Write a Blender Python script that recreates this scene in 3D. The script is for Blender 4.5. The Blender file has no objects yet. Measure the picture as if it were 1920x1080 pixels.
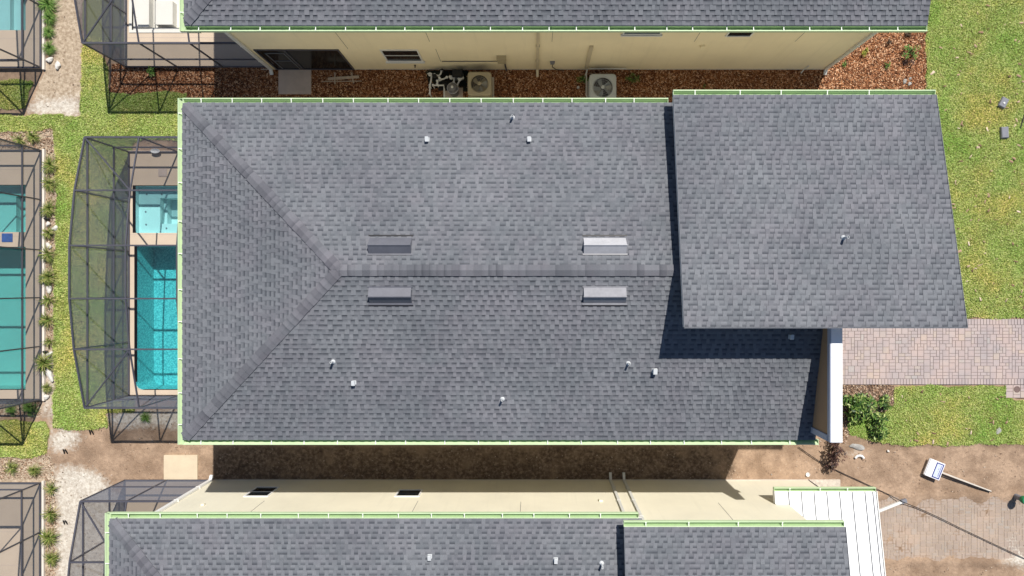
import bpy, bmesh, math, random
import numpy as np
from mathutils import Vector, Matrix

S = bpy.context.scene
C = S.collection
R = math.radians
random.seed(7)
RNG = np.random.default_rng(11)

# ------------------------------------------------------------------ camera
H = 25.6                                   # height of the drone above the ground
F = 1280.0                                 # focal length in photo pixels (24 mm on 36 mm, 1920 wide)
cam_d = bpy.data.cameras.new('camera')
cam_d.lens = 24; cam_d.sensor_width = 36
cam_d.shift_x = -40 / 1920; cam_d.shift_y = -2 / 1920
cam_d.clip_start = 0.1; cam_d.clip_end = 2000
cam = bpy.data.objects.new('camera', cam_d); C.objects.link(cam)
cam.location = (0, 0, H)
S.camera = cam

# ------------------------------------------------------------------ light
SUN = Vector((0.28, 0.66, 1.0)).normalized()
w = bpy.data.worlds.new('World'); S.world = w; w.use_nodes = True
nt = w.node_tree
sky = nt.nodes.new('ShaderNodeTexSky'); sky.sky_type = 'NISHITA'; sky.sun_disc = False
sky.ozone_density = 2.0; sky.dust_density = 0.3; sky.sun_elevation = math.asin(SUN.z); sky.sun_rotation = math.atan2(SUN.x, SUN.y)
nt.links.new(sky.outputs[0], nt.nodes['Background'].inputs[0])
nt.nodes['Background'].inputs[1].default_value = 0.058
sd = bpy.data.lights.new('sun', 'SUN'); sd.energy = 4.0; sd.angle = R(0.5); sd.color = (1, .95, .88)
so = bpy.data.objects.new('sun', sd); C.objects.link(so)
so.rotation_euler = SUN.to_track_quat('Z', 'Y').to_euler()
S.view_settings.view_transform = 'Standard'; S.view_settings.look = 'None'
S.view_settings.exposure = 0.55; S.view_settings.gamma = 1

# ------------------------------------------------------------------ helpers
def at(px, py, z=0.0):
    """photo pixel seen at height z -> world point (measured once, then an ordinary place)"""
    k = (H - z) / F
    return Vector(((px - 1000) * k, -(py - 538) * k, z))

def gx(px): return (px - 1000) / 50.0
def gy(py): return -(py - 538) / 50.0

def node(nt, typ, **kw):
    n = nt.nodes.new(typ)
    for k, v in kw.items():
        setattr(n, k, v)
    return n

class Mat:
    """small wrapper to write node materials briefly"""
    def __init__(s, name, rough=.8, metal=0.0, spec=.3):
        s.m = bpy.data.materials.new(name); s.m.use_nodes = True
        s.t = s.m.node_tree; s.b = s.t.nodes['Principled BSDF']
        s.b.inputs['Roughness'].default_value = rough
        s.b.inputs['Metallic'].default_value = metal
        s.b.inputs['Specular IOR Level'].default_value = spec
    def link(s, a, b): s.t.links.new(a, b)
    def coord(s):
        return node(s.t, 'ShaderNodeTexCoord').outputs['Object']
    def geo(s, out): return node(s.t, 'ShaderNodeNewGeometry').outputs[out]
    def noise(s, scale, detail=4, rough=.6, vec=None):
        n = node(s.t, 'ShaderNodeTexNoise'); n.inputs['Scale'].default_value = scale
        n.inputs['Detail'].default_value = detail; n.inputs['Roughness'].default_value = rough
        s.link(vec if vec is not None else s.geo('Position'), n.inputs['Vector'])
        return n.outputs['Fac']
    def ramp(s, fac, stops, interp='LINEAR'):
        r = node(s.t, 'ShaderNodeValToRGB'); r.color_ramp.interpolation = interp
        e = r.color_ramp.elements
        while len(e) < len(stops): e.new(.5)
        for i, (p, c) in enumerate(stops):
            e[i].position = p; e[i].color = (c[0], c[1], c[2], 1) if len(c) > 1 else (c[0],) * 3 + (1,)
        s.link(fac, r.inputs[0]); return r.outputs[0]
    def mix(s, fac, a, b, mode='MIX'):
        m = node(s.t, 'ShaderNodeMix', data_type='RGBA', blend_type=mode)
        for sock, v in ((m.inputs[0], fac), (m.inputs[6], a), (m.inputs[7], b)):
            if isinstance(v, (int, float)): sock.default_value = v
            elif isinstance(v, tuple): sock.default_value = (v[0], v[1], v[2], 1)
            else: s.link(v, sock)
        return m.outputs[2]
    def math(s, op, a, b=0.0, clamp=False):
        m = node(s.t, 'ShaderNodeMath', operation=op, use_clamp=clamp)
        for sock, v in ((m.inputs[0], a), (m.inputs[1], b)):
            if isinstance(v, (int, float)): sock.default_value = v
            else: s.link(v, sock)
        return m.outputs[0]
    def attr(s, name):
        return node(s.t, 'ShaderNodeAttribute', attribute_name=name).outputs['Fac']
    def color(s, c):
        if isinstance(c, tuple): s.b.inputs['Base Color'].default_value = (c[0], c[1], c[2], 1)
        else: s.link(c, s.b.inputs['Base Color'])
        return s
    def bump(s, h, strength=.3, dist=.01):
        b = node(s.t, 'ShaderNodeBump'); b.inputs['Strength'].default_value = strength
        b.inputs['Distance'].default_value = dist
        s.link(h, b.inputs['Height']); s.link(b.outputs[0], s.b.inputs['Normal']); return s

def mottled(name, c, var=.12, scale=3.0, fine=40.0, rough=.8, bump=0.0, spec=.3, metal=0.0):
    m = Mat(name, rough, metal, spec)
    lo = tuple(x * (1 - var) for x in c); hi = tuple(min(x * (1 + var), .95) for x in c)
    a = m.ramp(m.noise(scale, 5), [(.3, lo), (.7, hi)])
    f = m.noise(fine, 3)
    col = m.mix(.35, a, m.ramp(f, [(.3, lo), (.7, hi)]))
    m.color(col)
    if bump: m.bump(f, bump, .01)
    return m.m

class MB:
    """collects shapes in world coordinates, linked as ONE mesh object"""
    def __init__(s): s.v = []; s.f = []; s.mi = []; s.uv = []
    def face(s, pts, mi=0, uv=None):
        i = len(s.v); s.v += [tuple(p) for p in pts]
        s.f.append(tuple(range(i, i + len(pts)))); s.mi.append(mi)
        s.uv.append(uv if uv else [(0, 0)] * len(pts))
    def hexa(s, p, mi=0):                     # p: 4 bottom (ccw from above), 4 top
        i = len(s.v); s.v += [tuple(q) for q in p]
        for f in ((3, 2, 1, 0), (4, 5, 6, 7), (0, 1, 5, 4), (1, 2, 6, 5), (2, 3, 7, 6), (3, 0, 4, 7)):
            s.f.append(tuple(i + k for k in f)); s.mi.append(mi); s.uv.append([(0, 0)] * 4)
    def box(s, x0, x1, y0, y1, z0, z1, mi=0):
        s.hexa([(x0, y0, z0), (x1, y0, z0), (x1, y1, z0), (x0, y1, z0),
                (x0, y0, z1), (x1, y0, z1), (x1, y1, z1), (x0, y1, z1)], mi)
    def bar(s, a, b, wd, ht, mi=0, up=(0, 0, 1)):
        a = Vector(a); b = Vector(b); d = (b - a).normalized(); up = Vector(up)
        if abs(d.dot(up)) > .98: up = Vector((0, 1, 0))
        sd = d.cross(up).normalized() * wd / 2; u = sd.cross(d).normalized() * ht / 2
        s.hexa([a - sd - u, a + sd - u, b + sd - u, b - sd - u, a - sd + u, a + sd + u, b + sd + u, b - sd + u], mi)
    def prism(s, poly, z0, z1, mi=0):
        n = len(poly); i = len(s.v)
        s.v += [(x, y, z0) for x, y in poly] + [(x, y, z1) for x, y in poly]
        s.f.append(tuple(i + n + k for k in range(n))); s.mi.append(mi); s.uv.append([(0, 0)] * n)
        s.f.append(tuple(i + n - 1 - k for k in range(n))); s.mi.append(mi); s.uv.append([(0, 0)] * n)
        for k in range(n):
            k2 = (k + 1) % n
            s.f.append((i + k, i + k2, i + n + k2, i + n + k)); s.mi.append(mi); s.uv.append([(0, 0)] * 4)
    def tube(s, pts, r, n=8, mi=0):
        pts = [Vector(p) for p in pts]; rings = []
        for k, p in enumerate(pts):
            d = (pts[min(k + 1, len(pts) - 1)] - pts[max(k - 1, 0)]).normalized()
            a = d.cross(Vector((0, 0, 1)))
            if a.length < .05: a = d.cross(Vector((1, 0, 0)))
            a.normalize(); b = d.cross(a).normalized()
            rr = r[k] if isinstance(r, (list, tuple)) else r
            i = len(s.v)
            s.v += [tuple(p + a * math.cos(2 * math.pi * j / n) * rr + b * math.sin(2 * math.pi * j / n) * rr) for j in range(n)]
            rings.append(i)
        for k in range(len(rings) - 1):
            for j in range(n):
                j2 = (j + 1) % n
                s.f.append((rings[k] + j, rings[k] + j2, rings[k + 1] + j2, rings[k + 1] + j)); s.mi.append(mi); s.uv.append([(0, 0)] * 4)
        s.f.append(tuple(rings[0] + j for j in range(n))[::-1]); s.mi.append(mi); s.uv.append([(0, 0)] * n)
        s.f.append(tuple(rings[-1] + j for j in range(n))); s.mi.append(mi); s.uv.append([(0, 0)] * n)
    def lathe(s, c, prof, n=20, mi=0):          # prof: (radius, z) list, about vertical axis at c
        i = len(s.v)
        for (r, z) in prof:
            s.v += [(c[0] + r * math.cos(2 * math.pi * j / n), c[1] + r * math.sin(2 * math.pi * j / n), c[2] + z) for j in range(n)]
        for k in range(len(prof) - 1):
            for j in range(n):
                j2 = (j + 1) % n
                s.f.append((i + k * n + j, i + k * n + j2, i + (k + 1) * n + j2, i + (k + 1) * n + j)); s.mi.append(mi); s.uv.append([(0, 0)] * 4)
        s.f.append(tuple(i + j for j in range(n))[::-1]); s.mi.append(mi); s.uv.append([(0, 0)] * n)
        k = len(prof) - 1
        s.f.append(tuple(i + k * n + j for j in range(n))); s.mi.append(mi); s.uv.append([(0, 0)] * n)
    def build(s, name, mats, parent=None, origin=None, bevel=0.0, smooth=False, loc=None):
        o0 = Vector(origin) if origin is not None else (ORG.get(parent.name, Vector((0, 0, 0))) if parent is not None else Vector((0, 0, 0)))
        if loc is not None: o0 = Vector(loc)
        me = bpy.data.meshes.new(name)
        me.from_pydata([(x - o0.x, y - o0.y, z - o0.z) for x, y, z in s.v], [], s.f)
        if not isinstance(mats, (list, tuple)): mats = [mats]
        for m in mats: me.materials.append(m)
        me.polygons.foreach_set('material_index', s.mi)
        if any(any(u != (0, 0) for u in q) for q in s.uv):
            ul = me.uv_layers.new(name='UVMap')
            ul.data.foreach_set('uv', [c for q in s.uv for u in q for c in u])
        if smooth: me.polygons.foreach_set('use_smooth', [True] * len(s.f))
        me.update()
        o = bpy.data.objects.new(name, me); C.objects.link(o)
        if parent is not None:
            po = ORG.get(parent.name, Vector((0, 0, 0))); o.parent = parent; ORG[o.name] = po
            if loc is not None: o.location = Vector(loc) - po; ORG[o.name] = Vector(loc)
        else:
            o.location = o0; ORG[o.name] = o0
        if bevel:
            b = o.modifiers.new('bevel', 'BEVEL'); b.width = bevel; b.segments = 2; b.limit_method = 'ANGLE'
        return o

ORG = {}
def tag(o, label=None, cat=None, group=None, kind=None):
    if label: o['label'] = label
    if cat: o['category'] = cat
    if group: o['group'] = group
    if kind: o['kind'] = kind
    return o
def thing(name, label, cat, loc=(0, 0, 0), rz=0.0, group=None):
    o = bpy.data.objects.new(name, None); C.objects.link(o)
    o.empty_display_size = .2; o.location = loc; o.rotation_euler = (0, 0, rz)
    ORG[o.name] = Vector(loc)
    return tag(o, label, cat, group)
def local_thing(name, label, cat, group=None):      # a prototype built about the origin, moved afterwards
    return thing(name, label, cat, (0, 0, 0), 0, group)
def dup(root, loc, rz, label=None, scale=1.0):
    r = root.copy(); C.objects.link(r); r.location = loc; r.rotation_euler = (0, 0, rz); r.scale = (scale,) * 3
    if label: r['label'] = label
    for ch in list(root.children):
        c = ch.copy(); C.objects.link(c); c.parent = r
        for g in list(ch.children):
            d = g.copy(); C.objects.link(d); d.parent = c
    return r
def np_mesh(name, verts, faces, mat, parent=None, smooth=False):
    me = bpy.data.meshes.new(name)
    n = faces.shape[1]; m = faces.shape[0]
    me.vertices.add(len(verts)); me.vertices.foreach_set('co', verts.astype(np.float32).ravel())
    me.loops.add(m * n); me.loops.foreach_set('vertex_index', faces.astype(np.int32).ravel())
    me.polygons.add(m); me.polygons.foreach_set('loop_start', np.arange(m, dtype=np.int32) * n)
    me.polygons.foreach_set('loop_total', np.full(m, n, dtype=np.int32))
    me.materials.append(mat); me.update(calc_edges=True)
    if smooth: me.polygons.foreach_set('use_smooth', [True] * m)
    o = bpy.data.objects.new(name, me); C.objects.link(o)
    if parent is not None: o.parent = parent; ORG[o.name] = ORG[parent.name]
    return o

# ------------------------------------------------------------------ materials
def shingle_mat(name, dark, light, band=.55):
    m = Mat(name, .9, 0, .25)
    rnd = m.geo('Random Per Island')
    base = m.ramp(rnd, [(0, dark), (.3, tuple(d * .6 + l * .4 for d, l in zip(dark, light))), (.55, tuple(d * .4 + l * .6 for d, l in zip(dark, light))), (1, light)])
    hue = m.noise(2.6, 3)
    base = m.mix(m.math('MULTIPLY', hue, .5), base, m.mix(1, base, (.92, 1.0, 1.03), 'MULTIPLY'))
    base = m.mix(m.ramp(m.noise(.9, 4), [(.42, (0,)), (.62, (.40,))]), base, m.mix(1, base, (1.10, .98, 1.02), 'MULTIPLY'))
    gr = m.noise(170, 2, .8)
    base = m.mix(.55, base, m.mix(1, base, m.ramp(gr, [(.3, (.45, .45, .45)), (.7, (1.6, 1.6, 1.6))]), 'MULTIPLY'))
    big = m.noise(.35, 3)
    base = m.mix(1, base, m.ramp(big, [(.3, (.84, .85, .86)), (.7, (1.13, 1.12, 1.11))]), 'MULTIPLY')
    uv = node(m.t, 'ShaderNodeUVMap'); sp = node(m.t, 'ShaderNodeSeparateXYZ'); m.link(uv.outputs[0], sp.inputs[0])
    bandf = m.math('MULTIPLY', m.ramp(sp.outputs[1], [(.30, (0,)), (.56, (.5,)), (.72, (1,))]), sp.outputs[0])
    base = m.mix(m.math('MULTIPLY', bandf, band), base, (.024, .029, .040))
    m.color(base).bump(gr, .5, .006)
    return m.m
SHINGLE = shingle_mat('asphalt shingle', (.130, .137, .151), (.177, .183, .198), .66)
CAP = shingle_mat('ridge cap shingle', (.110, .112, .126), (.164, .166, .182), .45)

def stucco(name, c, stain=.14):
    m = Mat(name, .9, 0, .2)
    f = m.noise(55, 4); big = m.noise(.6, 5)
    col = m.mix(m.ramp(big, [(.3, (0,)), (.75, (.8,))]), c, tuple(x * (1 - stain) for x in c))
    # vertical run-off streaks
    mp = node(m.t, 'ShaderNodeMapping'); mp.inputs['Scale'].default_value = (5, 5, .25)
    m.link(m.geo('Position'), mp.inputs[0])
    st = m.noise(1.0, 5, .7, mp.outputs[0])
    col = m.mix(m.ramp(st, [(.55, (0,)), (.8, (.35,))]), col, tuple(x * .72 for x in c))
    m.color(col).bump(f, .35, .01)
    return m.m
STUCCO_TAN = stucco('tan stucco', (.92, .82, .59))
STUCCO_CREAM = stucco('cream stucco', (.80, .755, .61))
STUCCO_GREY = stucco('grey beige stucco', (.50, .46, .38))
STUCCO_BROWN = stucco('brown stucco', (.42, .265, .155))
TRIM_WHITE = mottled('white painted trim', (.76, .76, .75), .06, 2, 30, .5)
TRIM_GREY = mottled('grey painted trim', (.40, .43, .52), .06, 2, 30, .55)
METAL_WHITE = mottled('white painted metal roofing', (.86, .87, .88), .03, .8, 12, .38, 0, .4)
SEAM_GREY = mottled('grey seam', (.13, .14, .16), .1, 2, 30, .6)
GUTTER_IN = mottled('pale green gutter lining', (.26, .38, .19), .18, 1.3, 9, .6)
GUTTER_LIP = mottled('pale gutter lip and lit front', (.52, .65, .40), .08, 2, 25, .5)
GUTTER_W = mottled('white gutter', (.80, .83, .76), .06, 2, 25, .5)
DOWNSPOUT = mottled('white downspout paint', (.66, .66, .63), .1, 3, 20, .5)
DOWNSPOUT_TAN = mottled('tan downspout paint', (.56, .49, .36), .1, 3, 20, .5)
VENT_GREY = mottled('grey vent metal', (.125, .128, .15), .15, 3, 20, .45, 0, .5)
VENT_LIGHT = mottled('galvanised vent metal', (.42, .42, .44), .15, 3, 20, .6, 0, .5)
VENT_MID = mottled('dull galvanised vent metal', (.25, .25, .27), .22, 3, 8, .7, 0, .5)
VENT_WHITE = mottled('white vent plastic', (.58, .60, .61), .05, 3, 20, .5)
BLACK = mottled('black plastic and drawn shadow lines', (.015, .015, .017), .2, 3, 20, .5)
DARKHOLE = mottled('dark inside', (.006, .006, .008), .1, 3, 20, .9)
BRONZE = mottled('dark bronze aluminium', (.07, .07, .088), .15, 3, 25, .5, 0, .4)
CONC = mottled('pale concrete', (.52, .47, .40), .12, 2.5, 60, .9, .2)
CONC_PINK = mottled('pinkish weathered concrete', (.50, .42, .37), .16, 2.5, 60, .9, .2)
CONC_CREAM = mottled('cream concrete', (.60, .50, .36), .14, 1.8, 50, .9, .2)
DECK_M = mottled('beige pool deck', (.60, .49, .375), .08, 1.3, 70, .9, .15)
CURB_M = mottled('white curb', (.66, .61, .54), .1, 2, 40, .85)
AC_BEIGE = mottled('beige painted steel', (.40, .345, .235), .08, 5, 40, .5, 0, .4)
AC_GREY = mottled('light grey painted steel', (.44, .47, .48), .08, 5, 40, .45, 0, .4)
AC_FIN = mottled('dark condenser fins', (.05, .05, .05), .2, 5, 90, .6)
BLADE_D = mottled('dark fan blade', (.05, .05, .06), .2, 5, 40, .45)
BLADE_LIT = mottled('fan blade painted lit', (.30, .30, .28), .2, 5, 40, .45)
PVC = mottled('white PVC pipe', (.72, .72, .70), .08, 6, 40, .4)
WOOD = mottled('weathered pale lumber', (.50, .40, .31), .25, 6, 60, .85)
WOODGREY = mottled('grey weathered post', (.58, .53, .46), .2, 6, 60, .85)
BOXGREY = mottled('grey utility plastic', (.20, .205, .235), .12, 8, 60, .6)
GREENPL = mottled('green plastic', (.02, .20, .08), .15, 8, 60, .45)
SIGN_W = mottled('white sign board', (.80, .80, .82), .04, 3, 40, .5)
SIGN_B = mottled('navy sign lettering', (.03, .045, .20), .1, 8, 60, .5)
SIGN_L = mottled('pale blue sign panel', (.55, .60, .76), .1, 8, 60, .5)
ROCK = mottled('white limestone', (.62, .60, .56), .22, 6, 40, .9, .4)
BLUE_TILE = mottled('blue mosaic tile', (.03, .10, .34), .4, 14, 60, .3)
PLASTER = mottled('white pool plaster', (.70, .69, .64), .06, 2, 40, .85)
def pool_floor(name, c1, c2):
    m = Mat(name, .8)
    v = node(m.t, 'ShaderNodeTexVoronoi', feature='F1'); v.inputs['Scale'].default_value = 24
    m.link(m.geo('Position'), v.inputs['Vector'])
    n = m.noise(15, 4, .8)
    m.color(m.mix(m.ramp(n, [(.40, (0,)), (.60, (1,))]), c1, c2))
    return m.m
POOLF = pool_floor('pool finish with painted sparkle', (.20, .40, .43), (.62, .80, .78))  # pale speckle paints the sparkle of ripples into the floor colour
SPAF = mottled('pale aqua spa plaster', (.58, .72, .72), .05, 2, 60, .7)
POOLF_SOFT = mottled('soft aqua pool plaster', (.44, .66, .64), .09, 1.2, 30, .7)
def water_mat(name, tint, bump):
    m = bpy.data.materials.new(name); m.use_nodes = True; t = m.node_tree; t.nodes.clear()
    out = node(t, 'ShaderNodeOutputMaterial'); mx = node(t, 'ShaderNodeMixShader')
    tr = node(t, 'ShaderNodeBsdfTransparent'); tr.inputs[0].default_value = (*tint, 1)
    gl = node(t, 'ShaderNodeBsdfGlossy'); gl.inputs['Roughness'].default_value = .04
    fr = node(t, 'ShaderNodeFresnel'); fr.inputs[0].default_value = 1.33
    no = node(t, 'ShaderNodeTexNoise'); no.inputs['Scale'].default_value = 9; no.inputs['Detail'].default_value = 4
    g = node(t, 'ShaderNodeNewGeometry'); t.links.new(g.outputs['Position'], no.inputs['Vector'])
    bp = node(t, 'ShaderNodeBump'); bp.inputs['Strength'].default_value = bump; bp.inputs['Distance'].default_value = .02
    t.links.new(no.outputs['Fac'], bp.inputs['Height'])
    t.links.new(bp.outputs[0], gl.inputs['Normal']); t.links.new(bp.outputs[0], fr.inputs['Normal'])
    t.links.new(fr.outputs[0], mx.inputs[0]); t.links.new(tr.outputs[0], mx.inputs[1]); t.links.new(gl.outputs[0], mx.inputs[2])
    t.links.new(mx.outputs[0], out.inputs[0]); return m
WATER = water_mat('pool water', (.32, .78, .82), .5)
WATER_SPA = water_mat('spa water', (.66, .88, .90), .2)
WATER_TEAL = water_mat('calm pool water', (.46, .80, .79), .2)
def screen_mat(name, a, c):
    m = bpy.data.materials.new(name); m.use_nodes = True; t = m.node_tree; t.nodes.clear()
    out = node(t, 'ShaderNodeOutputMaterial'); mx = node(t, 'ShaderNodeMixShader')
    tr = node(t, 'ShaderNodeBsdfTransparent'); df = node(t, 'ShaderNodeBsdfDiffuse'); df.inputs[0].default_value = (*c, 1)
    mx.inputs[0].default_value = a
    t.links.new(tr.outputs[0], mx.inputs[1]); t.links.new(df.outputs[0], mx.inputs[2]); t.links.new(mx.outputs[0], out.inputs[0])
    return m
SCREEN_WALL = screen_mat('insect screen wall mesh', .60, (.195, .212, .27))
SCREEN_LIGHT = screen_mat('sheer insect screen mesh', .38, (.17, .18, .21))
SCREEN_ROOF = screen_mat('insect screen roof mesh', .07, (.14, .14, .17))
def glass(name):
    m = Mat(name, .15, 0, .25); m.color((.010, .013, .015)); return m.m
GLASS = glass('dark window glass')
SCREEN_DOOR = mottled('black insect screen', (.02, .02, .023), .2, 8, 80, .8)

def island_mat(name, stops, rough=.85, trans=0.0, nscale=.0, tones=((.66, .90, .60), (1.42, 1.08, 1.05))):
    m = Mat(name, rough, 0, .2)
    c = m.ramp(m.geo('Random Per Island'), stops)
    if nscale:
        nz = m.noise(nscale, 4)
        c = m.mix(1, c, m.ramp(nz, [(.32, tones[0]), (.5, (1, 1, 1)), (.68, tones[1])]), 'MULTIPLY')
    m.color(c)
    return m.m
GRASS_M = island_mat('lawn grass blades', [(0, (.07, .12, .022)), (.2, (.24, .35, .065)), (.6, (.42, .53, .13)), (1, (.66, .67, .29))], .7, 0, .5)
CHIP_M = island_mat('red brown bark chips', [(0, (.05, .02, .011)), (.4, (.19, .072, .032)), (.75, (.42, .19, .085)), (1, (.74, .50, .32))])
TANCHIP_M = island_mat('tan wood chips', [(0, (.13, .08, .05)), (.4, (.32, .20, .13)), (.75, (.46, .33, .23)), (1, (.68, .56, .44))])
CLOD_M = island_mat('soil crumbs', [(0, (.10, .065, .045)), (.6, (.32, .22, .15)), (1, (.62, .52, .42))])
PEBBLE_M = island_mat('pale pebbles', [(0, (.3, .28, .25)), (1, (.75, .72, .66))])
PAVER_M = island_mat('concrete pavers', [(0, (.40, .332, .32)), (.4, (.415, .345, .332)), (.8, (.425, .36, .345)), (.96, (.44, .365, .32)), (1, (.41, .37, .355))], .9, 0, 1.1, ((.86, .90, .93), (1.12, 1.06, 1.0)))
PAVER2_M = island_mat('dusty concrete pavers', [(0, (.345, .275, .225)), (.5, (.375, .30, .25)), (.8, (.385, .31, .255)), (1, (.36, .31, .27))], .9, 0, .8, ((.86, .85, .84), (1.14, 1.08, 1.02)))
SANDJ = mottled('joint sand', (.25, .215, .195), .2, 5, 60, .95)
SANDJ2 = mottled('pale joint sand', (.50, .405, .31), .16, 2.5, 40, .95)
LEAF_G = island_mat('dark glossy leaves', [(0, (.016, .045, .012)), (.4, (.055, .12, .025)), (.75, (.16, .26, .05)), (1, (.36, .42, .15))], .4)
LEAF_P = island_mat('dark plum leaves', [(0, (.03, .017, .015)), (.6, (.07, .036, .030)), (1, (.16, .085, .06))], .5)
LEAF_Y = island_mat('yellow green leaves', [(0, (.12, .16, .02)), (.6, (.30, .32, .05)), (1, (.5, .46, .1))], .5)
CLUMP_M = island_mat('ornamental grass blades', [(0, (.055, .10, .018)), (.5, (.15, .21, .04)), (.8, (.30, .31, .09)), (1, (.46, .40, .19))], .6)
CLUMP_G = island_mat('green ornamental grass blades', [(0, (.04, .10, .018)), (.5, (.10, .21, .04)), (.85, (.2, .33, .07)), (1, (.36, .40, .15))], .6)
TWIG = mottled('brown twigs', (.09, .06, .04), .2, 8, 60, .9)

# ------------------------------------------------------------------ ground zones (metres on the ground, read at z = 0)
def P(*pts): return np.array([(gx(a), gy(b)) for a, b in pts])
LAWN = [P((1737, -120), (2150, -120), (2150, 597), (1560, 597), (1560, 168), (1737, 168)),
        P((1676, 724), (1884, 724), (1884, 748), (2150, 748), (2150, 830), (1900, 833), (1700, 836), (1640, 828), (1590, 814), (1586, 792), (1640, 782), (1672, 762)),
        P((160, -120), (240, -120), (240, 90), (200, 80), (156, 84), (172, 90), (197, 112), (203, 135), (206, 176), (350, 172), (350, 262), (250, 262), (250, 772), (200, 772), (203, 803), (130, 808), (100, 803), (101, 700), (101, 560), (106, 360), (101, 243), (0, 247), (-160, 247), (-160, 216), (50, 216), (150, 217)),
        P((-160, 150), (62, 150), (48, 205), (-160, 208)),
        P((-160, 788), (84, 790), (92, 802), (88, 850), (60, 857), (-160, 857))]
MULCH = [P((210, 118), (1540, 118), (1540, -60), (1737, -60), (1737, 167), (1570, 168), (1570, 240), (352, 240), (352, 174), (207, 174))]
BROWN = [P((1550, 721), (1676, 721), (1674, 764), (1640, 783), (1588, 794), (1588, 834), (1550, 834))]
TAN = [P((-160, 247), (100, 244), (102, 290), (105, 360), (100, 560), (96, 660), (82, 700), (78, 780), (-160, 786)),
       P((-160, 857), (60, 857), (90, 850), (104, 900), (107, 1200), (-160, 1200)),
       P((78, -120), (105, -120), (98, 100), (78, 130))]
TANB = [P((105, -120), (150, -120), (150, 184), (62, 186), (82, 130), (98, 100))]
SAND = [P((62, 186), (150, 180), (150, 216), (50, 216)),
        P((96, 806), (150, 808), (150, 826), (120, 845), (94, 848)),
        P((100, 872), (130, 872), (190, 892), (205, 920), (236, 940), (236, 1200), (108, 1200), (105, 940)),
        P((80, 655), (100, 650), (98, 800), (88, 792), (80, 760)),
        P((205, 768), (345, 768), (345, 800), (205, 798)),
        P((1590, 838), (1630, 840), (1620, 850), (1590, 848)),
        P((1880, 955), (1980, 930), (2060, 1010), (1960, 1075), (1870, 1045))]
DARK_SOIL_SHADE = [P((400, 835), (1380, 835), (1372, 905), (396, 905))]  # dark soil and mulch, with the alley's shade painted in
def inside(poly, x, y):
    n = len(poly); r = np.zeros(x.shape, bool); j = n - 1
    for i in range(n):
        xi, yi = poly[i]; xj, yj = poly[j]
        c = ((yi > y) != (yj > y)) & (x < (xj - xi) * (y - yi) / (yj - yi + 1e-12) + xi)
        r ^= c; j = i
    return r
def wob(x, y, s=1.0):
    return (np.sin(x * 3.1 * s + 1.3 * np.sin(y * 2.3 * s)) + np.sin(y * 3.7 * s + 1.7 * np.sin(x * 2.9 * s + 1)) +
            .7 * np.sin(x * 7.9 * s + y * 6.1 * s) + .6 * np.sin(y * 13 * s - x * 9 * s)) / 3.3
def zone(polys, x, y, amp=.07):
    xx = x + amp * wob(x, y); yy = y + amp * wob(y + 7, x - 3)
    r = np.zeros(x.shape, bool)
    for p in polys: r |= inside(p, xx, yy)
    return r
def soft(polys, x, y, amp, rad):
    acc = np.zeros(x.shape)
    for k in range(10):
        a = 2.399 * k; q = rad * math.sqrt((k + .5) / 10)
        acc += zone(polys, x + q * math.cos(a), y + q * math.sin(a), amp)
    return acc / 10

# pools as (x0, x1, y0, y1)
POOL_MAIN = (-14.92, -11.9, -3.85, 1.55)
SPA_MAIN = (-14.98, -12.6, 2.02, 3.80)
POOL_L = (-22.4, -18.98, -3.85, 1.50)
SPA_L = (-21.4, -18.98, 2.05, 3.82)
SPA_TL = (-21.4, -18.98, 9.60, 11.4)
SPA_T = (-15.0, -12.4, 9.60, 11.6)
HOLES = [POOL_MAIN, SPA_MAIN, POOL_L, SPA_L, SPA_TL, SPA_T]

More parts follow.
